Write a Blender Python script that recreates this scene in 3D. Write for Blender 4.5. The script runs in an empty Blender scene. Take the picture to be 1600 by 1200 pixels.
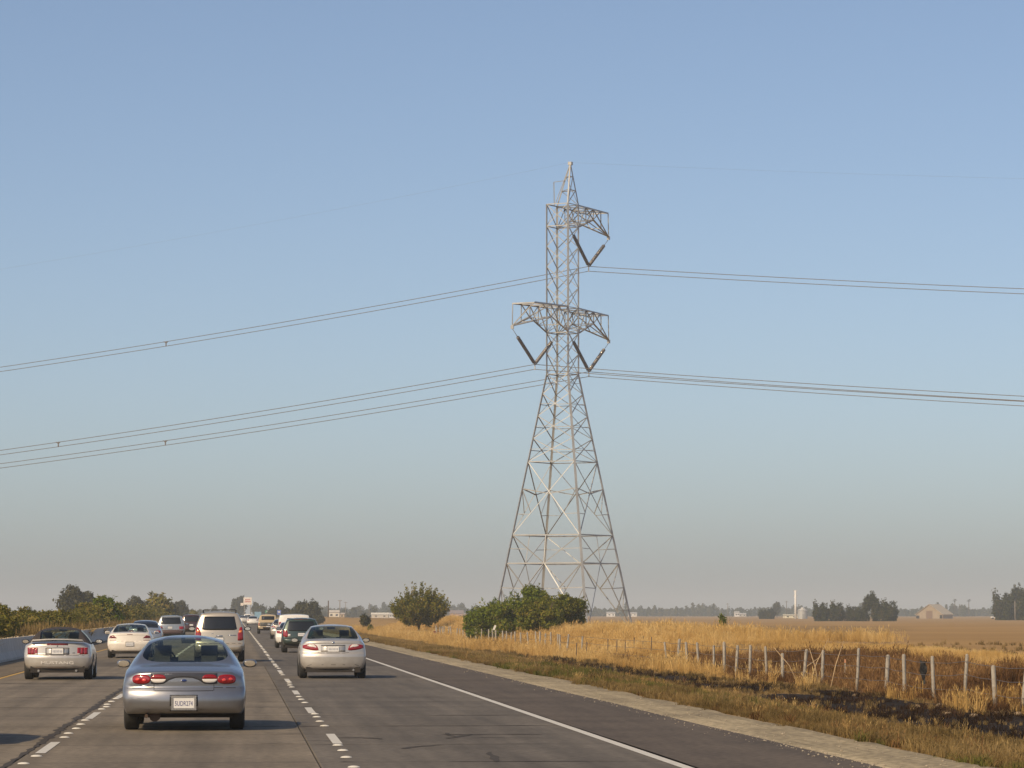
import bpy, bmesh, math, random
import numpy as np
from mathutils import Vector, Matrix
from mathutils.bvhtree import BVHTree

rng = random.Random(11)
NR = np.random.RandomState(5)
S = bpy.context.scene
COL = S.collection
PI = math.pi
rad = math.radians

# ------------------------------------------------------------------ camera
F = 5500.0                       # focal length in pixels of the 1600 px wide photo
EYE = 1.76
TH = math.atan(359 / F)
PSI = math.atan(432 / F * math.cos(TH))
cam_d = bpy.data.cameras.new('camera')
cam = bpy.data.objects.new('camera', cam_d)
COL.objects.link(cam)
cam_d.sensor_width = 36.0
cam_d.lens = F / 1600 * 36
cam_d.clip_start = 0.5
cam_d.clip_end = 30000
cam.location = (0, 0, EYE)
cam.rotation_euler = (PI / 2 + TH, 0, -PSI)
S.camera = cam

# ------------------------------------------------------------------ light
SUN_EL = rad(36)
TO_SUN = Vector((-0.68 * math.cos(SUN_EL), -0.733 * math.cos(SUN_EL), math.sin(SUN_EL))).normalized()
world = bpy.data.worlds.new('World')
S.world = world
world.use_nodes = True
wn, wl = world.node_tree.nodes, world.node_tree.links
wn.clear()
w_out = wn.new('ShaderNodeOutputWorld')
w_bg = wn.new('ShaderNodeBackground')
w_sky = wn.new('ShaderNodeTexSky')
w_sky.sky_type = 'NISHITA'
w_sky.sun_disc = False
w_sky.sun_elevation = SUN_EL
w_sky.sun_rotation = math.atan2(TO_SUN.x, TO_SUN.y) % (2 * PI)
w_sky.altitude = 0
w_sky.air_density = 0.6
w_sky.dust_density = 1.35
w_sky.ozone_density = 1.0
w_bg.inputs['Strength'].default_value = 0.127
w_wb = wn.new('ShaderNodeMix')
w_wb.data_type = 'RGBA'
w_wb.blend_type = 'MULTIPLY'
w_wb.inputs['Factor'].default_value = 1.0
w_wb.inputs['B'].default_value = (1.0, 0.972, 0.935, 1)      # the camera's white balance
wl.new(w_sky.outputs[0], w_wb.inputs['A'])
wl.new(w_wb.outputs['Result'], w_bg.inputs['Color'])
wl.new(w_bg.outputs[0], w_out.inputs['Surface'])

sun_d = bpy.data.lights.new('sun', 'SUN')
sun_d.energy = 3.7
sun_d.angle = rad(0.5)
sun_d.color = (1.0, 0.78, 0.48)
sun = bpy.data.objects.new('sun', sun_d)
COL.objects.link(sun)
sun.rotation_euler = TO_SUN.to_track_quat('Z', 'Y').to_euler()

S.view_settings.view_transform = 'Standard'
S.view_settings.look = 'None'
S.view_settings.exposure = 0.0
S.view_settings.gamma = 1.0
S.view_settings.use_curve_mapping = False
S.cycles.use_denoising = True
S.cycles.max_bounces = 7
S.cycles.diffuse_bounces = 3
S.cycles.glossy_bounces = 3
S.cycles.transmission_bounces = 4
S.cycles.transparent_max_bounces = 10
S.cycles.volume_bounces = 0
S.cycles.caustics_reflective = False
S.cycles.caustics_refractive = False
HAZE_DENSITY = 0.00025


# ------------------------------------------------------------------ helpers
def at(px, Y):
    """X of the point at forward distance Y that lies in column px."""
    return Y * math.tan(PSI + math.atan((px - 800) / F * math.cos(TH)))


def zat(X, Y, py):
    D = X * math.sin(PSI) + Y * math.cos(PSI)
    q = (600 - py) / F
    return EYE + D * (q * math.cos(TH) + math.sin(TH)) / (math.cos(TH) - q * math.sin(TH))


def sm(a, b, x):
    t = np.clip((np.asarray(x, float) - a) / (b - a), 0, 1)
    return t * t * (3 - 2 * t)


def tag(o, label=None, cat=None, group=None, kind=None):
    if label: o['label'] = label
    if cat: o['category'] = cat
    if group: o['group'] = group
    if kind: o['kind'] = kind
    return o


def empty(name, loc, rz=0.0, label=None, cat=None, group=None):
    o = bpy.data.objects.new(name, None)
    o.empty_display_size = 0.3
    COL.objects.link(o)
    o.location = loc
    o.rotation_euler = (0, 0, rz)
    return tag(o, label, cat, group)


def link(name, me, parent=None, mat=None):
    if mat is not None and not me.materials:
        me.materials.append(mat)
    o = bpy.data.objects.new(name, me)
    COL.objects.link(o)
    if parent is not None:
        o.parent = parent
    return o


def copy_tree(o, parent=None):
    c = o.copy()
    COL.objects.link(c)
    if parent is not None:
        c.parent = parent
    for ch in list(o.children):
        copy_tree(ch, c)
    return c


def mesh_np(name, v, f, smooth=False):
    v = np.asarray(v, np.float32)
    f = np.asarray(f, np.int32)
    me = bpy.data.meshes.new(name)
    k = f.shape[1]
    me.vertices.add(len(v))
    me.vertices.foreach_set('co', v.ravel())
    me.loops.add(f.size)
    me.loops.foreach_set('vertex_index', f.ravel())
    me.polygons.add(len(f))
    me.polygons.foreach_set('loop_start', np.arange(0, f.size, k, dtype=np.int32))
    if smooth:
        me.polygons.foreach_set('use_smooth', np.ones(len(f), bool))
    me.update(calc_edges=True)
    return me


class MB:
    """collects boxes, tubes and prisms into one mesh"""
    def __init__(self):
        self.v, self.f, self.s = [], [], []

    def add(self, vs, fs, smooth=False):
        b = len(self.v)
        self.v += [tuple(p) for p in vs]
        self.f += [tuple(i + b for i in q) for q in fs]
        self.s += [smooth] * len(fs)
        return self

    def box(self, c, s, m=None):
        x, y, z = [k / 2 for k in s]
        P = [Vector((sx * x, sy * y, sz * z)) for sz in (-1, 1) for sy in (-1, 1) for sx in (-1, 1)]
        if m is not None:
            P = [m @ p for p in P]
        P = [p + Vector(c) for p in P]
        return self.add(P, [(0, 2, 3, 1), (4, 5, 7, 6), (0, 1, 5, 4), (2, 6, 7, 3), (0, 4, 6, 2), (1, 3, 7, 5)])

    def tube(self, path, r, n=6, caps=True, smooth=True):
        path = [Vector(p) for p in path]
        rs = r if isinstance(r, (list, tuple)) else [r] * len(path)
        vs, fs = [], []
        ref = Vector((0, 1, 0)) if abs((path[-1] - path[0]).normalized().z) > 0.85 else Vector((0, 0, 1))
        for i, p in enumerate(path):
            t = (path[min(i + 1, len(path) - 1)] - path[max(i - 1, 0)]).normalized()
            a = t.cross(ref)
            if a.length < 1e-4:
                a = t.cross(Vector((1, 0, 0)))
            a.normalize()
            b = t.cross(a)
            for k in range(n):
                w = 2 * PI * k / n
                vs.append(p + (a * math.cos(w) + b * math.sin(w)) * rs[i])
        for i in range(len(path) - 1):
            for k in range(n):
                k2 = (k + 1) % n
                fs.append((i * n + k, i * n + k2, (i + 1) * n + k2, (i + 1) * n + k))
        self.add(vs, fs, smooth)
        if caps:
            b = len(self.v) - len(vs)
            self.f.append(tuple(b + k for k in reversed(range(n)))); self.s.append(False)
            self.f.append(tuple(b + (len(path) - 1) * n + k for k in range(n))); self.s.append(False)
        return self

    def lathe(self, prof, n=24, axis='x', c=(0, 0, 0), smooth=True):
        """prof: (along axis, radius)"""
        vs, fs = [], []
        for h, r in prof:
            for k in range(n):
                w = 2 * PI * k / n
                u, v = r * math.cos(w), r * math.sin(w)
                p = {'x': (h, u, v), 'y': (u, h, v), 'z': (u, v, h)}[axis]
                vs.append((p[0] + c[0], p[1] + c[1], p[2] + c[2]))
        for i in range(len(prof) - 1):
            for k in range(n):
                k2 = (k + 1) % n
                fs.append((i * n + k, i * n + k2, (i + 1) * n + k2, (i + 1) * n + k))
        return self.add(vs, fs, smooth)

    def mesh(self, name='mesh'):
        me = bpy.data.meshes.new(name)
        me.from_pydata(self.v, [], self.f)
        me.polygons.foreach_set('use_smooth', self.s)
        me.update()
        return me

    def build(self, name, mat=None, parent=None):
        return link(name, self.mesh(name), parent, mat)


# ------------------------------------------------------------------ materials
def new_mat(name):
    m = bpy.data.materials.new(name)
    m.use_nodes = True
    nt = m.node_tree
    return m, nt, nt.nodes['Principled BSDF'], nt.nodes['Material Output']


def N(nt, t, **kw):
    n = nt.nodes.new(t)
    for k, v in kw.items():
        setattr(n, k, v)
    return n


def simple(name, col, rough=0.6, metal=0.0, coat=0.0, noise=0.12, nscale=3.0, spec=None):
    m, nt, b, _ = new_mat(name)
    b.inputs['Roughness'].default_value = rough
    b.inputs['Metallic'].default_value = metal
    if coat:
        b.inputs['Coat Weight'].default_value = coat
        b.inputs['Coat Roughness'].default_value = 0.06
    if spec is not None:
        b.inputs['Specular IOR Level'].default_value = spec
    tc = N(nt, 'ShaderNodeTexCoord')
    nz = N(nt, 'ShaderNodeTexNoise')
    nz.inputs['Scale'].default_value = nscale
    nz.inputs['Detail'].default_value = 5
    nt.links.new(tc.outputs['Object'], nz.inputs['Vector'])
    mx = N(nt, 'ShaderNodeMix', data_type='RGBA')
    mx.inputs['A'].default_value = (*[c * (1 - noise) for c in col], 1)
    mx.inputs['B'].default_value = (*[min(1, c * (1 + noise)) for c in col], 1)
    nt.links.new(nz.outputs['Fac'], mx.inputs['Factor'])
    nt.links.new(mx.outputs['Result'], b.inputs['Base Color'])
    return m


def paint(name, col, metal=0.0, rough=0.3):
    m = simple(name, col, rough, metal, coat=0.7, noise=0.05, nscale=1.5)
    nt = m.node_tree
    b = nt.nodes['Principled BSDF']
    # road film: rougher, browner towards the sills, broken up by noise
    tc = N(nt, 'ShaderNodeTexCoord')
    sp = N(nt, 'ShaderNodeSeparateXYZ')
    nt.links.new(tc.outputs['Object'], sp.inputs[0])
    nz = N(nt, 'ShaderNodeTexNoise')
    nz.inputs['Scale'].default_value = 6
    nz.inputs['Detail'].default_value = 6
    nt.links.new(tc.outputs['Object'], nz.inputs['Vector'])
    ad = N(nt, 'ShaderNodeMath', operation='MULTIPLY_ADD')
    ad.inputs[1].default_value = 0.5
    nt.links.new(nz.outputs['Fac'], ad.inputs[0])
    nt.links.new(sp.outputs['Z'], ad.inputs[2])
    mr = N(nt, 'ShaderNodeMapRange')
    mr.inputs['From Min'].default_value = 0.50
    mr.inputs['From Max'].default_value = 0.85
    mr.inputs['To Min'].default_value = 0.32
    mr.inputs['To Max'].default_value = 0.0
    nt.links.new(ad.outputs[0], mr.inputs['Value'])
    old = b.inputs['Base Color'].links[0].from_socket
    mx = N(nt, 'ShaderNodeMix', data_type='RGBA')
    mx.inputs['B'].default_value = (0.20, 0.15, 0.10, 1)
    nt.links.new(mr.outputs[0], mx.inputs['Factor'])
    nt.links.new(old, mx.inputs['A'])
    nt.links.new(mx.outputs['Result'], b.inputs['Base Color'])
    rr = N(nt, 'ShaderNodeMapRange')
    rr.inputs['To Min'].default_value = rough * 0.96
    rr.inputs['To Max'].default_value = rough * 1.06
    nt.links.new(nz.outputs['Fac'], rr.inputs['Value'])
    nt.links.new(rr.outputs[0], b.inputs['Roughness'])
    return m


def glass_mat(name, tint, refl=0.10):
    m, nt, b, out = new_mat(name)
    nt.nodes.remove(b)
    tr = N(nt, 'ShaderNodeBsdfTransparent')
    tr.inputs[0].default_value = (*tint, 1)
    gl = N(nt, 'ShaderNodeBsdfGlossy')
    gl.inputs['Color'].default_value = (0.9, 0.9, 0.9, 1)
    gl.inputs['Roughness'].default_value = 0.05
    lw = N(nt, 'ShaderNodeLayerWeight')
    lw.inputs['Blend'].default_value = 0.5
    pw = N(nt, 'ShaderNodeMath', operation='POWER')
    pw.inputs[1].default_value = 4.0
    nt.links.new(lw.outputs['Facing'], pw.inputs[0])
    mp = N(nt, 'ShaderNodeMath', operation='MULTIPLY_ADD')
    mp.inputs[1].default_value = 0.6
    mp.inputs[2].default_value = refl
    nt.links.new(pw.outputs[0], mp.inputs[0])
    mx = N(nt, 'ShaderNodeMixShader')
    nt.links.new(mp.outputs[0], mx.inputs[0])
    nt.links.new(tr.outputs[0], mx.inputs[1])
    nt.links.new(gl.outputs[0], mx.inputs[2])
    nt.links.new(mx.outputs[0], out.inputs['Surface'])
    return m


def leaf_mat(name, cols, trans=0.35):
    """cols: dark, mid, light leaf colours chosen per leaf by the 'tone' attribute"""
    m, nt, b, out = new_mat(name)
    nt.nodes.remove(b)
    a = N(nt, 'ShaderNodeAttribute', attribute_name='tone')
    cr = N(nt, 'ShaderNodeValToRGB')
    e = cr.color_ramp.elements
    e[0].position = 0.1; e[0].color = (*cols[0], 1)
    e[1].position = 0.9; e[1].color = (*cols[-1], 1)
    for i, c in enumerate(cols[1:-1]):
        n = e.new(0.1 + 0.8 * (i + 1) / (len(cols) - 1)); n.color = (*c, 1)
    nt.links.new(a.outputs['Fac'], cr.inputs[0])
    d = N(nt, 'ShaderNodeBsdfDiffuse')
    t = N(nt, 'ShaderNodeBsdfTranslucent')
    mx = N(nt, 'ShaderNodeMixShader')
    mx.inputs[0].default_value = trans
    nt.links.new(cr.outputs[0], d.inputs[0])
    nt.links.new(cr.outputs[0], t.inputs[0])
    nt.links.new(d.outputs[0], mx.inputs[1])
    nt.links.new(t.outputs[0], mx.inputs[2])
    nt.links.new(mx.outputs[0], out.inputs['Surface'])
    return m


def blade_mat(name, cols, trans=0.3):
    """grass: colour by a random number per tuft mixed with one per blade"""
    m, nt, b, out = new_mat(name)
    nt.nodes.remove(b)
    oi = N(nt, 'ShaderNodeObjectInfo')
    a = N(nt, 'ShaderNodeAttribute', attribute_name='tone')
    pt = N(nt, 'ShaderNodeAttribute', attribute_name='tn', attribute_type='INSTANCER')
    ad = N(nt, 'ShaderNodeMath', operation='MULTIPLY_ADD')
    ad.inputs[1].default_value = 0.25
    a2 = N(nt, 'ShaderNodeMath', operation='MULTIPLY_ADD')
    a2.inputs[1].default_value = 0.45
    sc = N(nt, 'ShaderNodeMath', operation='MULTIPLY')
    sc.inputs[1].default_value = 0.30
    nt.links.new(a.outputs['Fac'], sc.inputs[0])
    nt.links.new(pt.outputs['Fac'], a2.inputs[0])
    nt.links.new(sc.outputs[0], a2.inputs[2])
    nt.links.new(oi.outputs['Random'], ad.inputs[0])
    nt.links.new(a2.outputs[0], ad.inputs[2])
    cr = N(nt, 'ShaderNodeValToRGB')
    e = cr.color_ramp.elements
    e[0].position = 0.05; e[0].color = (*cols[0], 1)
    e[1].position = 0.95; e[1].color = (*cols[-1], 1)
    for i, c in enumerate(cols[1:-1]):
        n = e.new(0.05 + 0.9 * (i + 1) / (len(cols) - 1)); n.color = (*c, 1)
    nt.links.new(ad.outputs[0], cr.inputs[0])
    d = N(nt, 'ShaderNodeBsdfDiffuse')
    t = N(nt, 'ShaderNodeBsdfTranslucent')
    mx = N(nt, 'ShaderNodeMixShader')
    mx.inputs[0].default_value = trans
    nt.links.new(cr.outputs[0], d.inputs[0])
    nt.links.new(cr.outputs[0], t.inputs[0])
    nt.links.new(d.outputs[0], mx.inputs[1])
    nt.links.new(t.outputs[0], mx.inputs[2])
    nt.links.new(mx.outputs[0], out.inputs['Surface'])
    return m


def pavement(name, col, var=0.25, speck=0.25, edge=0.0, streak=0.0, rough=0.85, wheel=None, tint=(0.9, 0.85, 0.8)):
    """road surface: large blotches, fine grit, tyre tracks along the lane, dirt along slab edges"""
    m, nt, b, _ = new_mat(name)
    L = nt.links
    b.inputs['Roughness'].default_value = rough
    b.inputs['Specular IOR Level'].default_value = 0.3
    g = N(nt, 'ShaderNodeNewGeometry')
    n1 = N(nt, 'ShaderNodeTexNoise'); n1.inputs['Scale'].default_value = 0.35; n1.inputs['Detail'].default_value = 6
    n2 = N(nt, 'ShaderNodeTexNoise'); n2.inputs['Scale'].default_value = 9; n2.inputs['Detail'].default_value = 8
    mp = N(nt, 'ShaderNodeMapping'); mp.inputs['Scale'].default_value = (3.0, 0.10, 1)
    n3 = N(nt, 'ShaderNodeTexNoise'); n3.inputs['Scale'].default_value = 1.0; n3.inputs['Detail'].default_value = 5
    L.new(g.outputs['Position'], n1.inputs['Vector'])
    L.new(g.outputs['Position'], n2.inputs['Vector'])
    L.new(g.outputs['Position'], mp.inputs['Vector'])
    L.new(mp.outputs[0], n3.inputs['Vector'])

    def rng_(src, lo, hi, a=0.3, c=0.7):
        r = N(nt, 'ShaderNodeMapRange')
        r.inputs['From Min'].default_value = a; r.inputs['From Max'].default_value = c
        r.inputs['To Min'].default_value = lo; r.inputs['To Max'].default_value = hi
        L.new(src, r.inputs['Value'])
        return r.outputs[0]

    def mul(a, c):
        k = N(nt, 'ShaderNodeMath', operation='MULTIPLY')
        L.new(a, k.inputs[0]); L.new(c, k.inputs[1])
        return k.outputs[0]
    v = mul(rng_(n1.outputs['Fac'], 1 - var, 1 + var), rng_(n2.outputs['Fac'], 1 - speck, 1 + speck))
    if streak:
        v = mul(v, rng_(n3.outputs['Fac'], 1 - streak, 1 + streak))
    if wheel:
        sp = N(nt, 'ShaderNodeSeparateXYZ'); L.new(g.outputs['Position'], sp.inputs[0])
        for xc, wd, am in wheel:
            s_ = N(nt, 'ShaderNodeMath', operation='SUBTRACT'); s_.inputs[1].default_value = xc
            L.new(sp.outputs['X'], s_.inputs[0])
            a_ = N(nt, 'ShaderNodeMath', operation='ABSOLUTE'); L.new(s_.outputs[0], a_.inputs[0])
            r = N(nt, 'ShaderNodeMapRange', interpolation_type='SMOOTHSTEP')
            r.inputs['From Min'].default_value = 0; r.inputs['From Max'].default_value = wd
            r.inputs['To Min'].default_value = am; r.inputs['To Max'].default_value = 1
            L.new(a_.outputs[0], r.inputs['Value'])
            v = mul(v, r.outputs[0])
    if edge:
        tc = N(nt, 'ShaderNodeTexCoord')
        sp = N(nt, 'ShaderNodeSeparateXYZ'); L.new(tc.outputs['Generated'], sp.inputs[0])
        for ax, wd in (('X', 0.004), ('Y', 0.022)):
            s_ = N(nt, 'ShaderNodeMath', operation='SUBTRACT'); s_.inputs[1].default_value = 0.5
            L.new(sp.outputs[ax], s_.inputs[0])
            a_ = N(nt, 'ShaderNodeMath', operation='ABSOLUTE'); L.new(s_.outputs[0], a_.inputs[0])
            nn = N(nt, 'ShaderNodeMath', operation='MULTIPLY_ADD')
            nn.inputs[1].default_value = 0.03 if ax == 'Y' else 0.024
            L.new(n2.outputs['Fac'], nn.inputs[0]); L.new(a_.outputs[0], nn.inputs[2])
            r = N(nt, 'ShaderNodeMapRange', interpolation_type='SMOOTHSTEP')
            r.inputs['From Min'].default_value = 0.515 - wd; r.inputs['From Max'].default_value = 0.515
            r.inputs['To Min'].default_value = 1; r.inputs['To Max'].default_value = 1 - edge
            L.new(nn.outputs[0], r.inputs['Value'])
            v = mul(v, r.outputs[0])
    cm = N(nt, 'ShaderNodeMix', data_type='RGBA', blend_type='MULTIPLY')
    cm.inputs['Factor'].default_value = 1
    cm.inputs['A'].default_value = (*col, 1)
    cb = N(nt, 'ShaderNodeCombineColor')
    for i in range(3):
        L.new(v, cb.inputs[i])
    L.new(cb.outputs[0], cm.inputs['B'])
    L.new(cm.outputs['Result'], b.inputs['Base Color'])
    bp = N(nt, 'ShaderNodeBump'); bp.inputs['Strength'].default_value = 0.25; bp.inputs['Distance'].default_value = 0.01
    L.new(n2.outputs['Fac'], bp.inputs['Height'])
    L.new(bp.outputs[0], b.inputs['Normal'])
    return m


M = {}
M['tyre'] = simple('tyre_rubber', (0.025, 0.024, 0.023), 0.8)
M['rim'] = simple('alloy_rim', (0.45, 0.44, 0.43), 0.35, 0.8)
M['black'] = simple('black_plastic', (0.02, 0.02, 0.021), 0.5)
M['under'] = simple('underbody', (0.025, 0.02, 0.017), 0.8)
M['seam'] = simple('panel_gap', (0.015, 0.014, 0.014), 0.8)
M['red'] = simple('red_lens', (0.27, 0.008, 0.012), 0.12, coat=0.6)
M['bulb'] = simple('lens_reflector', (0.75, 0.07, 0.06), 0.1, coat=0.6)
M['darkred'] = simple('dark_red_lens', (0.16, 0.015, 0.015), 0.15, coat=0.6)
M['clear'] = simple('clear_lens', (0.70, 0.66, 0.62), 0.12, coat=0.6)
M['orange'] = simple('amber_lens', (0.75, 0.20, 0.05), 0.15, coat=0.5)
M['plate'] = simple('number_plate', (0.78, 0.77, 0.76), 0.45)
M['ink'] = simple('plate_ink', (0.06, 0.07, 0.22), 0.5)
M['chrome'] = simple('chrome', (0.75, 0.75, 0.76), 0.12, 1.0)
M['cabin'] = simple('cabin_trim', (0.10, 0.095, 0.085), 0.8)
M['seat'] = simple('seat_cloth', (0.06, 0.058, 0.055), 0.9)
M['mirror'] = simple('mirror_glass', (0.8, 0.82, 0.82), 0.04, 1.0, noise=0.0)
M['soft'] = simple('soft_top_cloth', (0.045, 0.036, 0.034), 0.85, noise=0.2)
M['glass'] = glass_mat('window_glass', (0.70, 0.78, 0.70), 0.05)
M['tint'] = simple('dark_window', (0.010, 0.012, 0.014), 0.06, coat=0.5)
M['steel'] = simple('galvanised_steel', (0.42, 0.42, 0.41), 0.5, 0.4, noise=0.35, nscale=0.6)
M['wire'] = simple('conductor', (0.16, 0.14, 0.13), 0.6, 0.2)
M['insul'] = simple('insulator_glaze', (0.17, 0.15, 0.14), 0.35, coat=0.2)
M['barrier'] = simple('barrier_concrete', (0.56, 0.53, 0.48), 0.9, noise=0.3, nscale=1.5)
M['white'] = simple('white_road_paint', (0.62, 0.60, 0.55), 0.7, noise=0.25, nscale=5)
M['yellow'] = simple('yellow_road_paint', (0.55, 0.34, 0.07), 0.7, noise=0.25, nscale=5)
M['tar'] = simple('crack_seal_tar', (0.050, 0.041, 0.033), 0.95, noise=0.4, nscale=4)
M['post'] = simple('weathered_post', (0.31, 0.28, 0.235), 0.85, noise=0.6, nscale=9)
M['postdark'] = simple('dark_stake', (0.10, 0.075, 0.055), 0.9)
M['bark'] = simple('bark', (0.10, 0.075, 0.055), 0.95, noise=0.35, nscale=6)
M['greybark'] = simple('grey_bark', (0.22, 0.19, 0.16), 0.95, noise=0.3, nscale=6)

C_CONC = (0.195, 0.163, 0.122)
M['slab0'] = pavement('concrete_left_lane', C_CONC, 0.15, 0.28, 0.38, 0.18, wheel=[(-4.3, 0.5, 0.86), (-5.1, 0.45, 0.93), (-3.5, 0.45, 0.93)])
M['slab1'] = pavement('concrete_middle_lane', C_CONC, 0.15, 0.28, 0.42, 0.18, wheel=[(-0.5, 0.55, 0.82), (-1.5, 0.4, 0.92), (0.4, 0.4, 0.92)])
M['slab2'] = pavement('concrete_right_lane', (0.140, 0.122, 0.100), 0.16, 0.28, 0.34, 0.18, wheel=[(3.2, 0.9, 0.84), (2.2, 0.5, 0.92), (4.3, 0.5, 0.93)])
M['shoulder'] = pavement('asphalt_shoulder', (0.104, 0.083, 0.063), 0.20, 0.36, 0, 0.14)
M['lshoulder'] = pavement('left_shoulder', (0.165, 0.13, 0.085), 0.15, 0.3, 0, 0.12)
M['gravel'] = pavement('gravel_strip', (0.335, 0.275, 0.175), 0.22, 0.55, 0, 0.22, rough=0.95, wheel=[(7.42, 0.32, 1.25), (8.7, 0.5, 0.8)])
M['base'] = simple('joint_base', (0.02, 0.018, 0.016), 0.95)


# ------------------------------------------------------------------ terrain
def terrain_z(X, Y):
    X = np.asarray(X, float); Y = np.asarray(Y, float)
    xs = [-9000, -40, -9.2, -8.9, 8.0, 8.6, 10, 13.5, 18.6, 20, 23.5, 26, 30, 60, 9000]
    zs = [-.1, -.1, -.08, -.5, -.5, -.045, -.16, -.52, -.55, -.38, .27, .30, .20, .20, .20]
    z = np.interp(X, xs, zs)
    crest = sm(19, 23.5, X) * (1 - sm(28, 34, X))
    z = z + crest * (0.20 * sm(135, 200, Y) + 0.40 * sm(330, 420, Y))
    field = sm(26, 40, X)
    z = z - field * 0.30 * sm(350, 900, Y)
    bumps = 0.05 * np.sin(X * 0.9 + Y * 0.13) * np.sin(Y * 0.31 + X * 0.2) + 0.03 * np.sin(X * 2.1 - Y * 0.7)
    z = z + bumps * sm(10, 13, X) * (1 - sm(60, 120, X)) * (1 - 0.6 * sm(150, 300, Y))
    return z


def fnoise(X, Y, s, seed=0):
    """cheap smooth value noise, vectorised"""
    X = np.asarray(X, float) / s + seed * 17.3; Y = np.asarray(Y, float) / s + seed * 9.1
    xi = np.floor(X).astype(int); yi = np.floor(Y).astype(int)
    xf = X - xi; yf = Y - yi
    xf = xf * xf * (3 - 2 * xf); yf = yf * yf * (3 - 2 * yf)

    def h(a, b):
        n = np.sin(a * 127.1 + b * 311.7 + seed * 74.7) * 43758.5453
        return n - np.floor(n)
    return (h(xi, yi) * (1 - xf) + h(xi + 1, yi) * xf) * (1 - yf) + (h(xi, yi + 1) * (1 - xf) + h(xi + 1, yi + 1) * xf) * yf


def burn_black(X, Y):
    """where the roadside fire left bare black ground"""
    X = np.asarray(X, float); Y = np.asarray(Y, float)
    lo = 14.0 - 0.7 * sm(100, 65, Y) + 0.9 * (fnoise(X, Y, 4, 1) - .5) + 0.6 * sm(110, 150, Y)
    m = sm(-0.35, 0.35, X - lo) * (1 - sm(17.7, 18.3, X + 0.8 * (fnoise(X, Y, 2.5, 2) - .5)))
    m = m * (1 - sm(100, 122, Y) * sm(16.0, 16.8, X + 0.8 * (fnoise(X, Y, 3, 6) - .5))) * (1 - sm(175, 205, Y)) * sm(0.16, 0.40, fnoise(X, Y * 0.35, 2.2, 3) + 0.35 * sm(120, 70, Y))
    return m


def bank_brown(X, Y):
    """scorched brown weeds on the bank behind the fence"""
    X = np.asarray(X, float); Y = np.asarray(Y, float)
    lim = 168 - 7.5 * (X - 19.0) + 10 * (fnoise(X, Y, 5, 4) - .5)
    return sm(17.9, 18.7, X) * (1 - sm(22.6, 23.6, X + 0.8 * (fnoise(X, Y, 3, 5) - .5))) * (1 - sm(-6, 6, Y - lim))


def ploughed(X, Y):
    """bare brown field beyond the bank"""
    X = np.asarray(X, float); Y = np.asarray(Y, float)
    a = sm(26.6, 27.6, X) * (1 - sm(0, 12, Y - 183))
    b = sm(0, 2.5, X - (35.5 + 0.182 * (Y - 195))) * sm(150, 175, Y)
    far = sm(420, 520, Y) * sm(30, 45, X)
    return np.clip(np.maximum(np.maximum(a, b), far), 0, 1)


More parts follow.
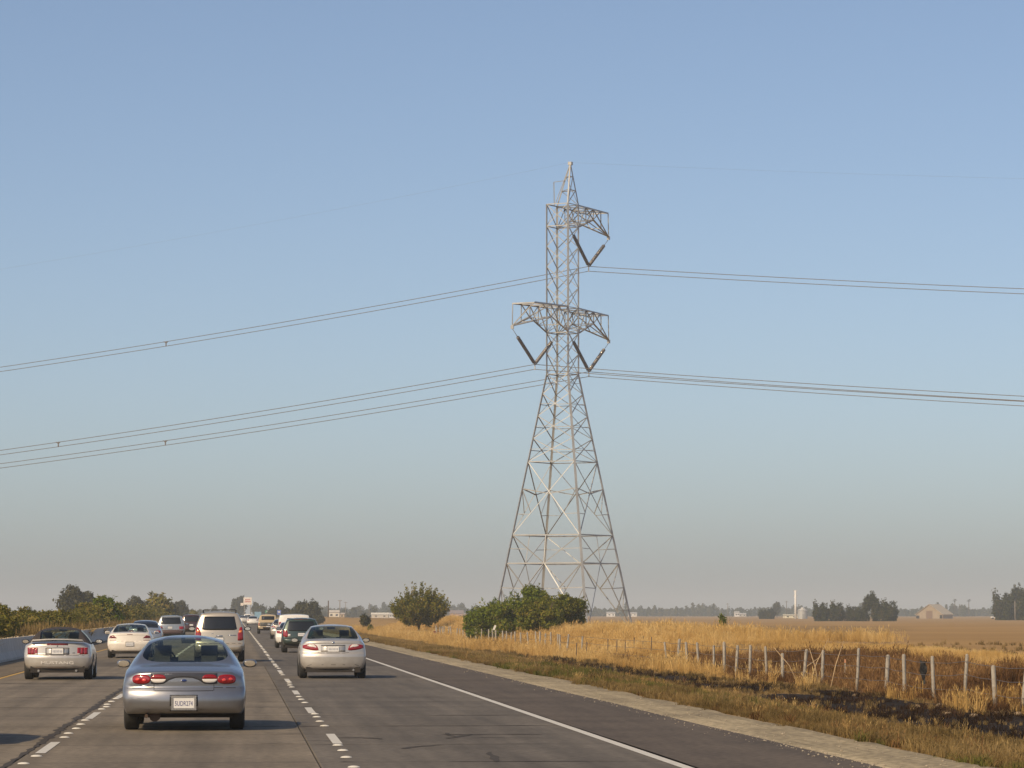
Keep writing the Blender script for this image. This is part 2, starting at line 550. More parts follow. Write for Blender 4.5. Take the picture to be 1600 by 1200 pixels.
def build_ground():
    xs = np.concatenate([[-9000, -3000, -800, -200, -60, -30, -15, -9.6, -9.2, -8.9, -6, 0, 6, 8.0, 8.6],
                         np.arange(9.1, 30, 0.5), np.arange(30, 60, 2), np.arange(60, 200, 10),
                         [200, 260, 340, 450, 600, 850, 1300, 2200, 4500, 9000]])
    ys = np.concatenate([[-60, 0, 30], np.arange(40, 200, 1.5), np.arange(200, 460, 5), np.arange(460, 1000, 30),
                         [1000, 1200, 1500, 2000, 2800, 4000, 6000, 9500]])
    gx, gy = np.meshgrid(xs, ys)
    gz = terrain_z(gx, gy)
    v = np.stack([gx, gy, gz], -1).reshape(-1, 3)
    nx, ny = len(xs), len(ys)
    i = np.arange(ny - 1)[:, None] * nx + np.arange(nx - 1)[None]
    i = i.ravel()
    f = np.stack([i, i + 1, i + nx + 1, i + nx], -1)
    me = mesh_np('ground', v, f, True)
    for nm, fn in (('burn', burn_black), ('brown', bank_brown), ('plough', ploughed)):
        at_ = me.attributes.new(nm, 'FLOAT', 'POINT')
        at_.data.foreach_set('value', fn(gx, gy).ravel().astype(np.float32))
    m, nt, b, _ = new_mat('dry_ground')
    L = nt.links
    b.inputs['Roughness'].default_value = 0.95
    b.inputs['Specular IOR Level'].default_value = 0.1
    g = N(nt, 'ShaderNodeNewGeometry')
    n1 = N(nt, 'ShaderNodeTexNoise'); n1.inputs['Scale'].default_value = 0.5; n1.inputs['Detail'].default_value = 7
    n2 = N(nt, 'ShaderNodeTexNoise'); n2.inputs['Scale'].default_value = 6; n2.inputs['Detail'].default_value = 7
    n3 = N(nt, 'ShaderNodeTexNoise'); n3.inputs['Scale'].default_value = 0.03; n3.inputs['Detail'].default_value = 6
    for n in (n1, n2, n3):
        L.new(g.outputs['Position'], n.inputs['Vector'])

    def ramp(src, stops):
        r = N(nt, 'ShaderNodeValToRGB')
        e = r.color_ramp.elements
        e[0].position, e[0].color = stops[0][0], (*stops[0][1], 1)
        e[1].position, e[1].color = stops[-1][0], (*stops[-1][1], 1)
        for p, c in stops[1:-1]:
            q = e.new(p); q.color = (*c, 1)
        L.new(src, r.inputs[0])
        return r.outputs[0]

    def mix(fac, a, c):
        x = N(nt, 'ShaderNodeMix', data_type='RGBA')
        L.new(fac, x.inputs['Factor']); L.new(a, x.inputs['A']); L.new(c, x.inputs['B'])
        return x.outputs['Result']

    def attr(nm, src, k=0.55):
        a = N(nt, 'ShaderNodeAttribute', attribute_name=nm)
        s_ = N(nt, 'ShaderNodeMath', operation='SUBTRACT'); s_.inputs[1].default_value = 0.5
        L.new(src, s_.inputs[0])
        q = N(nt, 'ShaderNodeMath', operation='MULTIPLY_ADD'); q.inputs[1].default_value = k
        L.new(s_.outputs[0], q.inputs[0]); L.new(a.outputs['Fac'], q.inputs[2])
        r = N(nt, 'ShaderNodeMapRange', interpolation_type='SMOOTHSTEP')
        r.inputs['From Min'].default_value = 0.35; r.inputs['From Max'].default_value = 0.65
        L.new(q.outputs[0], r.inputs['Value'])
        return r.outputs[0]
    straw = ramp(n1.outputs['Fac'], [(0.3, (0.20, 0.125, 0.05)), (0.5, (0.33, 0.21, 0.09)), (0.7, (0.26, 0.19, 0.08))])
    soil = ramp(n3.outputs['Fac'], [(0.35, (0.33, 0.205, 0.085)), (0.65, (0.39, 0.245, 0.10))])
    black = ramp(n2.outputs['Fac'], [(0.3, (0.012, 0.010, 0.009)), (0.62, (0.035, 0.026, 0.020)), (0.75, (0.20, 0.13, 0.07))])
    brown = ramp(n2.outputs['Fac'], [(0.3, (0.07, 0.04, 0.018)), (0.55, (0.16, 0.09, 0.04)), (0.7, (0.28, 0.165, 0.075))])
    c = mix(attr('plough', n2.outputs['Fac'], 0.3), straw, soil)
    c = mix(attr('brown', n1.outputs['Fac']), c, brown)
    c = mix(attr('burn', n2.outputs['Fac'], 0.7), c, black)
    L.new(c, b.inputs['Base Color'])
    bp = N(nt, 'ShaderNodeBump'); bp.inputs['Strength'].default_value = 0.6; bp.inputs['Distance'].default_value = 0.08
    L.new(n2.outputs['Fac'], bp.inputs['Height']); L.new(bp.outputs[0], b.inputs['Normal'])
    return tag(link('ground', me, None, m), kind='structure')


build_ground()

# ------------------------------------------------------------------ road
ROAD_END = 1700.0


def bend(Y):
    return -max(0.0, Y - 750) ** 2 / 5200.0


def strip(name, x0, x1, y0, y1, z, mat, parent=None, step=8, wob=0.0, thick=0.0):
    n = max(1, int((y1 - y0) / step))
    vs, fs = [], []
    for i in range(n + 1):
        Y = y0 + (y1 - y0) * i / n
        b_ = bend(Y)
        w0 = rng.uniform(-wob, wob); w1 = rng.uniform(-wob, wob)
        vs += [(x0 + b_ + w0, Y, z), (x1 + b_ + w1, Y, z)]
    for i in range(n):
        fs.append((2 * i, 2 * i + 1, 2 * i + 3, 2 * i + 2))
    me = bpy.data.meshes.new(name)
    me.from_pydata(vs, [], fs)
    return link(name, me, parent, mat)


road = tag(strip('road', -8.62, 8.62, 20, ROAD_END, -0.12, M['base'], step=10), kind='structure')
LANES = [(-6.50, -2.62), (-2.62, 0.99), (0.99, 5.26)]
rows = [36.3]
pat = [5.8, 5.6, 4.0, 3.8]
k = 0
while rows[-1] < 116:
    rows.append(rows[-1] + pat[k % 4]); k += 1
SLAB_END = rows[-1]
for li, (x0, x1) in enumerate(LANES):
    for i in range(len(rows) - 1):
        y0, y1 = rows[i] + 0.012, rows[i + 1] - 0.012
        bm = bmesh.new()
        bmesh.ops.create_cube(bm, size=1)
        for v in bm.verts:
            v.co = Vector(((x0 + x1) / 2 + v.co.x * (x1 - x0 - 0.012), (y0 + y1) / 2 + v.co.y * (y1 - y0),
                           -0.055 + v.co.z * 0.11 + (rng.uniform(-.0015, .0015) if v.co.z > 0 else 0)))
        bmesh.ops.bevel(bm, geom=[e for e in bm.edges if all(v.co.z > -0.05 for v in e.verts)], offset=0.012, segments=1, affect='EDGES')
        me = bpy.data.meshes.new('concrete_slab')
        bm.to_mesh(me); bm.free()
        link('concrete_slab', me, road, M['slab%d' % li])
    strip('lane_pavement', x0, x1, SLAB_END + 0.02, ROAD_END, 0.0, M['slab%d' % li], road)
    strip('lane_pavement', x0, x1, 20, rows[0], 0.0, M['slab%d' % li], road)
tag(strip('hard_shoulder', 5.28, 7.42, 20, ROAD_END, 0.0, M['shoulder'], step=6, wob=0.03), kind='structure')
tag(strip('left_shoulder', -8.60, -6.52, 20, ROAD_END, 0.0, M['lshoulder'], step=6), kind='structure')
tag(strip('gravel_strip', 7.36, 8.75, 20, ROAD_END, -0.012, M['gravel'], step=2.0, wob=0.10), kind='structure')
# painted lines
strip('edge_line', 5.09, 5.23, 20, ROAD_END, 0.005, M['white'], road)
strip('yellow_line', -6.44, -6.32, 20, ROAD_END, 0.005, M['yellow'], road)
far_marks = MB()
dot_me = MB().lathe([(0.004, 0.075), (0.016, 0.062), (0.024, 0.03), (0.025, 0.0)], 10, 'z').mesh('lane_dot')
dot_me.materials.append(M['white'])
stripe_me = MB().add([(-.065, -1.95, .005), (.065, -1.95, .005), (.065, 1.95, .005), (-.065, 1.95, .005)], [(0, 1, 2, 3)]).mesh('lane_stripe')
stripe_me.materials.append(M['white'])
for x, ph in ((1.373, 49.9), (-2.44, 46.9)):
    for kk in range(-1, 60):
        yc = ph + kk * 14.63
        dots = [yc - 1.95 - d for d in (0.6, 2.3, 4.7, 7.3)] if x > 0 else [yc - 1.95 - d for d in (0.8, 3.2, 5.2, 7.2, 8.8)]
        if kk < 11:
            o = link('lane_stripe', stripe_me, road); o.location = (x + rng.uniform(-.02, .02), yc, 0)
            for d in dots:
                if rng.random() < 0.9:
                    o = link('lane_dot', dot_me, road); o.location = (x + rng.uniform(-.03, .03), d + rng.uniform(-.2, .2), 0)
        else:
            b_ = bend(yc)
            far_marks.add([(x - .065 + b_, yc - 1.95, .005), (x + .065 + b_, yc - 1.95, .005), (x + .065 + b_, yc + 1.95, .005), (x - .065 + b_, yc + 1.95, .005)], [(0, 1, 2, 3)])
            for d in dots:
                far_marks.box((x + b_, d, 0.012), (0.13, 0.13, 0.018))
far_marks.build('lane_marking', M['white'], road)['kind'] = 'stuff'


def ragged(name, x0, x1, y0, y1, step, wob, z=0.004, slope=0.0):
    n = max(2, int((y1 - y0) / step))
    vs, fs = [], []
    for i in range(n + 1):
        Y = y0 + (y1 - y0) * i / n
        e = min(1, 4 * min(i, n - i) / n + 0.15)
        c = (x0 + x1) / 2 + slope * (Y - y0)
        h = (x1 - x0) / 2 * e
        vs += [(c - h + rng.uniform(-wob, wob) * e, Y, z), (c + h + rng.uniform(-wob, wob) * e, Y, z)]
    for i in range(n):
        fs.append((2 * i, 2 * i + 1, 2 * i + 3, 2 * i + 2))
    me = bpy.data.meshes.new(name)
    me.from_pydata(vs, [], fs)
    return link(name, me, road, M['tar'])


ragged('tar_seam', -2.70, -2.59, 36, 100, 0.35, 0.05)


def crack(path, w, name='crack'):
    vs, fs = [], []
    for i, (x, y) in enumerate(path):
        h = w / 2 * rng.uniform(.5, 1.4) * (0.3 if i in (0, len(path) - 1) else 1)
        p0 = path[max(0, i - 1)]; p1 = path[min(len(path) - 1, i + 1)]
        dx, dy = p1[0] - p0[0], p1[1] - p0[1]
        l = math.hypot(dx, dy) or 1
        vs += [(x - dy / l * h, y + dx / l * h, .0045), (x + dy / l * h, y - dx / l * h, .0045)]
    for i in range(len(path) - 1):
        fs.append((2 * i, 2 * i + 1, 2 * i + 3, 2 * i + 2))
    me = bpy.data.meshes.new(name)
    me.from_pydata(vs, [], fs)
    return link(name, me, road, M['tar'])


# sealed joints: ragged tar along parts of the transverse joints, next to the lane line and in the right lane
for y in rows[1:-1]:
    for x0, x1, pr in ((.95, 1.75, .8), (-2.6, -.2, .25), (.3, 1.0, .6), (2.2, 4.9, .5), (-6.2, -2.9, .45)):
        if rng.random() < pr:
            a = rng.uniform(x0, (x0 + x1) / 2); b = rng.uniform((x0 + x1) / 2, x1)
            n = max(3, int((b - a) / .18))
            crack([(a + (b - a) * i / n, y + rng.uniform(-.03, .03)) for i in range(n + 1)], rng.uniform(.05, .12), 'joint_seal')
# extra short saw-cut cracks left of the lane line
for i in range(16):
    y = rng.uniform(44, 95); x = rng.uniform(.3, .95); n = 5; l = rng.uniform(.4, 1.0)
    crack([(x + l * k / n, y + rng.uniform(-.05, .05)) for k in range(n + 1)], rng.uniform(.03, .08))
# dark smears and forked cracks in the right lane
for px, py, l, ang in ((690, 1147, 1.5, .1), (700, 1153, .9, .9), (712, 1150, .7, 2.2), (632, 1169, .9, 1.2), (775, 1190, 1.4, 1.4), (650, 1131, .7, .2),
                       (735, 1152, 1.2, .05), (520, 1152, .8, .15), (432, 1063, .8, .2), (455, 1073, .6, .1)):
    Y = EYE * F / (py - 959); X = at(px, Y)
    n = 9
    path = [(X, Y)]
    for k in range(n):
        ang += rng.uniform(-.35, .35)
        path.append((path[-1][0] + math.cos(ang) * l / n, path[-1][1] + math.sin(ang) * l / n * 2.2))
    crack(path, rng.uniform(.05, .13), 'tar_patch')
# median barrier: jersey profile
prof = [(-0.30, 0.0), (-0.30, 0.08), (-0.17, 0.33), (-0.08, 0.82), (0.08, 0.82), (0.17, 0.33), (0.30, 0.08), (0.30, 0.0)]
bar = empty('concrete_barrier', (-8.72, 90, 0), 0, 'long grey concrete barrier along the left shoulder, in shade on the road side', 'barrier')
yy = 0.0
while yy < 700:
    ln = 6.1 if yy < 360 else 34.0
    b_ = bend(90 + yy)
    vs = [(x + b_, yy, z) for x, z in prof] + [(x + b_, yy + ln - 0.015, z) for x, z in prof]
    n = len(prof)
    fs = [(i, i + 1, n + i + 1, n + i) for i in range(n - 1)] + [tuple(reversed(range(n))), tuple(range(n, 2 * n))]
    MB().add(vs, fs).build('barrier_section', M['barrier'], bar)
    yy += ln
lit_me = MB()
for i in range(420):
    y_ = rng.uniform(0, 360)
    lit_me.box((rng.uniform(-.06, .06), y_, 0.83 + 0.012), (rng.uniform(.02, .07), rng.uniform(.05, .3), rng.uniform(.015, .05)))
lit_me.build('leaf_litter', simple('dry_leaf_litter', (0.50, 0.40, 0.26), 0.9), bar)['kind'] = 'stuff'


# ------------------------------------------------------------------ vehicles
def pchip(xs, ys, q):
    xs = np.asarray(xs, float); ys = np.asarray(ys, float); q = np.asarray(q, float)
    h = np.diff(xs); d = np.diff(ys) / h
    m = np.zeros_like(ys)
    m[0], m[-1] = d[0], d[-1]
    for i in range(1, len(xs) - 1):
        if d[i - 1] * d[i] > 0:
            w1, w2 = 2 * h[i] + h[i - 1], h[i] + 2 * h[i - 1]
            m[i] = (w1 + w2) / (w1 / d[i - 1] + w2 / d[i])
    k = np.clip(np.searchsorted(xs, q) - 1, 0, len(xs) - 2)
    t = (q - xs[k]) / h[k]
    return ((2 * t**3 - 3 * t**2 + 1) * ys[k] + (t**3 - 2 * t**2 + t) * h[k] * m[k]
            + (-2 * t**3 + 3 * t**2) * ys[k + 1] + (t**3 - t**2) * h[k] * m[k + 1])


KEYS = ('y', 'zb', 'wb', 'wm', 'zm', 'ws', 'zs', 'wr', 'zr', 'zt')


class Car:
    """lofted vehicle shell seen mostly from behind; local +y is forwards, y = 0 the rear bumper"""
    def __init__(self, name, loc, label, cat, spec, body_mat, group='vehicles in the traffic queue', rz=0.0):
        self.root = empty(name, loc, rz, label, cat, group)
        self.sp = spec
        self.mat = body_mat
        st = np.array(spec['st'], float)
        L_ = st[-1, 0]
        self.L = L_
        rw = spec.get('rear_win')        # (y0, y1, halfwidth, exponent)
        fw = spec.get('front_win')
        ys = list(np.array([0, .015, .04, .08, .13, .2, .3, .42, .56, .72, .88])) + list(np.arange(1.05, L_ - .3, 0.16)) + [L_ - .3, L_ - .18, L_ - .1, L_ - .05, L_ - .02, L_]
        if rw:
            ys = [y for y in ys if not (rw[0] - .03 < y < rw[1] + .03)]
            ys += [rw[0] + (rw[1] - rw[0]) * (1 - math.cos(PI * i / 16)) / 2 for i in range(17)]
        if fw:
            ys = [y for y in ys if not (fw[0] - .03 < y < fw[1] + .03)]
            ys += [fw[0] + (fw[1] - fw[0]) * (1 - math.cos(PI * i / 8)) / 2 for i in range(9)]
        for a, b in spec.get('side_win', []):
            ys = [y for y in ys if min(abs(y - a), abs(y - b)) > .04] + [a, b]
        for y in spec.get('cuts', []):
            ys = [q for q in ys if abs(q - y) > .03] + [y]
        ys = np.array(sorted(ys))
        P = {kx: pchip(st[:, 0], st[:, i], ys) for i, kx in enumerate(KEYS)}
        prof_z, prof_d = zip(*spec['prof'])
        plan, fl = spec.get('plan', 0.14), spec.get('fall', 0.9)
        r = spec.get('round', 0.10)
        rings = []
        n_roof_out, n_roof_in = 5, 7
        for j, y in enumerate(ys):
            g = {kx: P[kx][j] for kx in KEYS}
            pts = []
            for t in (0, .5, 1):
                pts.append((g['wb'] * t, g['zb']))
            for t in np.linspace(0, 1, 11)[1:]:
                pts.append((g['wb'] + (g['wm'] - g['wb']) * math.sin(PI * t / 2), g['zb'] + (g['zm'] - g['zb']) * (1 - math.cos(PI * t / 2))))
            for t in np.linspace(0, 1, 13)[1:]:
                pts.append((g['wm'] - (g['wm'] - g['ws']) * t**2.2, g['zm'] + (g['zs'] - g['zm']) * t))
            for t in np.linspace(0, 1, 6)[1:]:
                bow = 0.03 * math.sin(PI * t) * min(1, max(0, g['zr'] - g['zs']) / .3)
                pts.append((g['ws'] + (g['wr'] - g['ws']) * t + bow, g['zs'] + (g['zr'] - g['zs']) * t))
            if rw and rw[0] - 1e-6 <= y <= rw[1] + 1e-6:
                t = (y - rw[0]) / (rw[1] - rw[0])
                ww = min(rw[2], g['wr'] * .97) * max(0.0, 1 - abs(2 * t - 1)**rw[3])**(1 / rw[3])
            elif fw and fw[0] - 1e-6 <= y <= fw[1] + 1e-6:
                t = (y - fw[0]) / (fw[1] - fw[0])
                ww = g['wr'] * .93 * max(0.0, 1 - abs(2 * t - 1)**12)**(1 / 12)
            else:
                ww = g['wr'] * .6
            ww = max(ww, 0.002)
            xs_ = list(np.linspace(g['wr'], ww, n_roof_out + 1)[1:]) + list(np.linspace(ww, 0, n_roof_in + 1)[1:])
            for x in xs_:
                pts.append((x, g['zr'] + (g['zt'] - g['zr']) * (1 - (x / g['wr'])**2.4)))
            pts = np.array(pts)
            d = min(y, L_ - y)
            if d < r:
                ins = r * (1 - math.sqrt(max(0, 1 - (1 - d / r)**2)))
                zc = (pts[:, 1].min() + pts[:, 1].max()) / 2
                hh = (pts[:, 1].max() - pts[:, 1].min()) / 2
                wx = pts[:, 0].max()
                pts[:, 0] -= ins * pts[:, 0] / wx
                pts[:, 1] -= ins * np.clip((pts[:, 1] - zc) / hh, -1, 1) * 0.8
            wx = g['wm']
            f_ = max(0, 1 - y / fl)**2
            fy = max(0, 1 - (L_ - y) / 1.0)**2
            yy_ = y + f_ * (plan * (np.abs(pts[:, 0]) / wx)**2.4 + np.interp(pts[:, 1], prof_z, prof_d)) - fy * 0.25 * (np.abs(pts[:, 0]) / wx)**2.4
            rings.append(np.stack([pts[:, 0], yy_, pts[:, 1]], -1))
        H = np.array(rings)                                   # stations x half points x 3
        nS, nH = H.shape[:2]
        mir = H[:, 1:-1][:, ::-1].copy(); mir[..., 0] *= -1
        full = np.concatenate([H, mir], 1)
        nR = full.shape[1]
        V = full.reshape(-1, 3)
        i0 = 3 + 10 + 12                                        # first glass point index start
        cls = {'body': [], 'roof': [], 'rear_window': [], 'windshield': [], 'side_window': []}

        def half(k):                                          # face k (between ring points k, k+1) -> half index
            return k if k < nH - 1 else (nR - 1 - k)
        roof_a, roof_b = spec.get('roof', (99, -99))
        for j in range(nS - 1):
            ym = (ys[j] + ys[j + 1]) / 2
            for k in range(nR):
                hk = half(k)
                q = (j * nR + k, j * nR + (k + 1) % nR, (j + 1) * nR + (k + 1) % nR, (j + 1) * nR + k)
                c = 'body'
                if i0 - 1 <= hk < i0 + 4 and any(a <= ym <= b for a, b in spec.get('side_win', [])):
                    c = 'side_window'
                elif hk >= i0 + 4 + n_roof_out:
                    if rw and rw[0] < ym < rw[1]: c = 'rear_window'
                    elif fw and fw[0] < ym < fw[1]: c = 'windshield'
                if c == 'side_window':
                    wi = [a <= ym <= b for a, b in spec['side_win']].index(True)
                    c = 'side_window/%d%d' % (wi, k >= nH - 1)
                if c == 'body' and hk >= i0 - 1 and roof_a < ym < roof_b: c = 'roof'
                cls.setdefault(c, []).append(q)
        # end caps
        V = list(map(tuple, V))
        for j, rev in ((0, True), (nS - 1, False)):
            cols_ = 9
            rows_ = []
            for k in range(2, nH):
                a = H[j][k]
                row = []
                for c_ in range(cols_):
                    t = 1 - 2 * c_ / (cols_ - 1)
                    if c_ == 0: idx = j * nR + k
                    elif c_ == cols_ - 1: idx = j * nR + ((nR - k) % nR if k < nH - 1 else k)
                    else:
                        x = a[0] * t
                        if j == 0:
                            y = ys[0] + plan * (abs(x) / P['wm'][0])**2.4 + float(np.interp(a[2], prof_z, prof_d))
                        else:
                            y = ys[-1] - .25 * (abs(x) / P['wm'][-1])**2.4
                        idx = len(V); V.append((x, y, a[2]))
                    row.append(idx)
                rows_.append(row)
            for a, b in zip(rows_[:-1], rows_[1:]):
                for c_ in range(cols_ - 1):
                    q = (a[c_], a[c_ + 1], b[c_ + 1], b[c_])
                    q = tuple(dict.fromkeys(q))
                    if len(q) > 2:
                        cls['body'].append(q if not rev else q[::-1])
        self.V = V
        allf = sum(cls.values(), [])
        self.bvh = BVHTree.FromPolygons([Vector(v) for v in V], allf)
        mats = {'body': body_mat, 'roof': spec.get('roof_mat', body_mat), 'rear_window': spec.get('glass', M['glass']),
                'windshield': spec.get('glass', M['glass']), 'side_window': spec.get('glass', M['glass'])}
        names = {'roof': spec.get('roof_name', 'roof')}
        for c, fs in cls.items():
            if not fs: continue
            c = c.split('/')[0]
            used = sorted({i for q in fs for i in q})
            mp = {i: n for n, i in enumerate(used)}
            me = bpy.data.meshes.new(names.get(c, c))
            me.from_pydata([V[i] for i in used], [], [tuple(mp[i] for i in q) for q in fs])
            me.polygons.foreach_set('use_smooth', [True] * len(fs))
            bm = bmesh.new(); bm.from_mesh(me)
            bmesh.ops.remove_doubles(bm, verts=bm.verts, dist=0.0004)
            bmesh.ops.recalc_face_normals(bm, faces=bm.faces)
            bm.to_mesh(me); bm.free(); me.update()
            link(names.get(c, c), me, self.root, mats[c])

    def hit(self, x, z):
        h = self.bvh.ray_cast(Vector((x, -3, z)), Vector((0, 1, 0)))
        if h[0] is None:
            for s_ in (.97, .93, .88, .8):
                h = self.bvh.ray_cast(Vector((x * s_, -3, z)), Vector((0, 1, 0)))
                if h[0] is not None:
                    break
        return h[0].y if h[0] is not None else 0.1

    def patch(self, name, cols, mat, proud=0.006, nz=5, bulge=0.0, parent=None, sub=0, label=None):
        """cols: (x, z low, z high) columns; a thin plate that follows the rear of the car"""
        if sub:
            c2 = []
            for a, b in zip(cols[:-1], cols[1:]):
                for i in range(sub):
                    t = i / sub
                    c2.append(tuple(a[m_] + (b[m_] - a[m_]) * t for m_ in range(3)))
            c2.append(cols[-1]); cols = c2
        vs, fs = [], []
        nc = len(cols)
        for i, (x, a, b) in enumerate(cols):
            for j in range(nz + 1):
                z = a + (b - a) * j / nz
                u = 1 - abs(2 * i / (nc - 1) - 1)**2; w = 1 - abs(2 * j / nz - 1)**2
                vs.append((x, self.hit(x, z) - proud - bulge * math.sqrt(max(0, u * w)), z))
        for i in range(nc - 1):
            for j in range(nz):
                p = i * (nz + 1) + j
                fs.append((p, p + nz + 1, p + nz + 2, p + 1))
        # skirt back into the body
        n0 = len(vs)
        ring = [i * (nz + 1) for i in range(nc)] + [(nc - 1) * (nz + 1) + j for j in range(1, nz + 1)] + \
               [i * (nz + 1) + nz for i in range(nc - 2, -1, -1)] + [j for j in range(nz - 1, 0, -1)]
        for i in ring:
            x, y, z = vs[i]
            vs.append((x, y + proud + 0.02, z))
        for k in range(len(ring)):
            k2 = (k + 1) % len(ring)
            fs.append((ring[k], n0 + k, n0 + k2, ring[k2]))
        me = bpy.data.meshes.new(name)
        me.from_pydata(vs, [], fs)
        me.polygons.foreach_set('use_smooth', [len(f) and i < (nc - 1) * nz for i, f in enumerate(fs)])
        o = link(name, me, parent or self.root, mat)
        if label: o['label'] = label
        return o

    def oval(self, cx, cz, rx, rz, p=2.0, n=13, z0=None, z1=None):
        out = []
        for i in range(n):
            t = -math.cos(PI * i / (n - 1))
            h = rz * max(0, 1 - abs(t)**p)**(1 / p)
            a, b = cz - h, cz + h
            if z0 is not None: a = max(a, z0); b = max(b, z0)
            if z1 is not None: b = min(b, z1); a = min(a, z1)
            out.append((cx + rx * t, a, b))
        return out

    def plate(self, cx, cz, w=0.305, h=0.152, frame=None, text=None, fw=0.02):
        y = min(self.hit(cx + dx, cz + dz) for dx in (-w / 2, 0, w / 2) for dz in (-h / 2, 0, h / 2)) - 0.010
        p = MB().box((cx, y, cz), (w, 0.006, h)).build('number_plate', M['plate'], self.root)
        if frame is not None:
            fb = MB()
            W, H_ = w + 2 * fw, h + 2 * fw
            for c, s in (((cx, y - .002, cz + h / 2 + fw / 2), (W, .012, fw)), ((cx, y - .002, cz - h / 2 - fw / 2), (W, .012, fw)),
                         ((cx - w / 2 - fw / 2, y - .002, cz), (fw, .012, h)), ((cx + w / 2 + fw / 2, y - .002, cz), (fw, .012, h))):
                fb.box(c, s)
            fb.build('plate_frame', frame, p)
        if text:
            letters(text, (cx, y - 0.0045, cz - 0.008), w * 0.86, h * 0.46, M['ink'], p, 'plate_lettering')
        else:
            b = MB()
            for i in range(7):
                b.box((cx + (i - 3) * w * .122, y - .0042, cz - .008), (w * .07, .001, h * rng.uniform(.36, .44)))
            b.build('plate_lettering', simple('worn_ink', (0.35, 0.36, 0.42), 0.6), p)
        return p

    def wheels(self, ya, yb, x, R=0.32, w=0.215, simple_=False):
        if not hasattr(Car, 'tyre_me'):
            Car.tyre_me = {}
        key = (R, w)
        if key not in Car.tyre_me:
            t = MB().lathe([(-w / 2 + .01, R * .62), (-w / 2, R * .78), (-w / 2 + .008, R * .92), (-w / 2 + .03, R * .985), (-w * .2, R), (w * .2, R),
                            (w / 2 - .03, R * .985), (w / 2 - .008, R * .92), (w / 2, R * .78), (w / 2 - .01, R * .62)], 28, 'x')
            tm = t.mesh('tyre'); tm.materials.append(M['tyre'])
            q = MB().lathe([(-w / 2 + .02, R * .64), (-w / 2 + .02, R * .5), (-w * .1, R * .3), (w * .1, R * .3), (w / 2 - .02, R * .5), (w / 2 - .005, R * .6), (w / 2 - .005, R * .64)], 20, 'x')
            for s_ in (-1, 1):
                for k_ in range(5):
                    an = 2 * PI * k_ / 5
                    q.box((s_ * (w / 2 - .025), R * .32 * math.cos(an), R * .32 * math.sin(an)), (.02, R * .62, R * .16), Matrix.Rotation(an, 4, 'X'))
            qm = q.mesh('rim'); qm.materials.append(M['rim'])
            Car.tyre_me[key] = (tm, qm)
        tm, qm = Car.tyre_me[key]
        for y in (ya, yb):
            for s_ in (-1, 1):
                o = link('tyre', tm, self.root); o.location = (s_ * x, y, R - .004)
                o2 = link('rim', qm, o)
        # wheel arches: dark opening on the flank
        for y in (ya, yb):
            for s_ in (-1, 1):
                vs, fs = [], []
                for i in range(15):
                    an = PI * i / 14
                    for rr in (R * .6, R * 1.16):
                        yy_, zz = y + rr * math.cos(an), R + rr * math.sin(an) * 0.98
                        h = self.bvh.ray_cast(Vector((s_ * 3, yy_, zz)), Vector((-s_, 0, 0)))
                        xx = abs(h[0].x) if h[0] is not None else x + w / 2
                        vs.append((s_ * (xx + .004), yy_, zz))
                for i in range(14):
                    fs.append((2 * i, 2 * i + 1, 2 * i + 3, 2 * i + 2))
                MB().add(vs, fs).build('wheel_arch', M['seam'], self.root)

    def under(self, w, y0, y1, z0=0.16, z1=0.42):
        MB().box((0, (y0 + y1) / 2, (z0 + z1) / 2), (2 * w, y1 - y0, z1 - z0)).build('underbody', M['under'], self.root)

    def mirrors(self, y, z, x, s=1.0, mat=None, sides=(-1, 1)):
        for sd in sides:
            b = MB()
            vs, fs = [], []
            n, m_ = 8, 14
            for i in range(n + 1):
                a = PI * i / n
                for k_ in range(m_):
                    w = 2 * PI * k_ / m_
                    cx, cz = math.cos(w), math.sin(w)
                    sx = math.copysign(abs(cx)**.75, cx); sz = math.copysign(abs(cz)**.75, cz)
                    rr = math.sin(a)**.6 if 0 < i < n else 0
                    vs.append((sd * (x + .0) + .115 * s * sx * rr, y - .055 * math.cos(a), z + .068 * s * sz * rr))
            for i in range(n):
                for k_ in range(m_):
                    k2 = (k_ + 1) % m_
                    fs.append((i * m_ + k_, i * m_ + k2, (i + 1) * m_ + k2, (i + 1) * m_ + k_))
            b.add(vs, fs, True)
            b.box((sd * (x - .13 * s), y + .01, z - .03), (.14, .05, .04))
            o = b.build('wing_mirror', mat or self.mat, self.root)
            g = MB()
            g.lathe([(0, .0), (0, 1.0)], 16, 'y')
            g.v = [(sd * x + p[0] * .09 * s, y - .058, z + p[2] * .05 * s) for p in g.v]
            g.build('mirror_glass', M['mirror'], o)

    def interior(self, zbelt, y_shelf, y_rear, y_front, hw=0.62):
        MB().box((0, (y_shelf + y_rear) / 2, zbelt - .05), (2 * hw, y_rear - y_shelf, .03)).build('parcel_shelf', M['cabin'], self.root)
        MB().box((0, y_rear + .08, zbelt - .28), (2 * hw, .16, .52)).build('rear_seat', M['seat'], self.root)
        for x in (-.36, .36):
            b = MB().box((x, y_front, zbelt - .22), (.46, .14, .62), Matrix.Rotation(-.2, 4, 'X'))
            b.box((x, y_front - .12, zbelt + .19), (.26, .09, .19))
            b.box((x, y_front - .1, zbelt + .09), (.10, .03, .12))
            b.build('front_seat', M['seat'], self.root)
        for x in (-.36, .36):
            MB().box((x, y_rear - .01, zbelt + .06), (.24, .08, .14)).build('headrest', M['seat'], self.root)
        MB().box((0, y_front + 1.05, zbelt - .12), (2 * hw, .4, .22)).build('dashboard', M['cabin'], self.root)
        MB().box((0.02, y_front + .85, zbelt + .34), (.22, .03, .065)).build('inside_mirror', M['black'], self.root)
        t = MB()
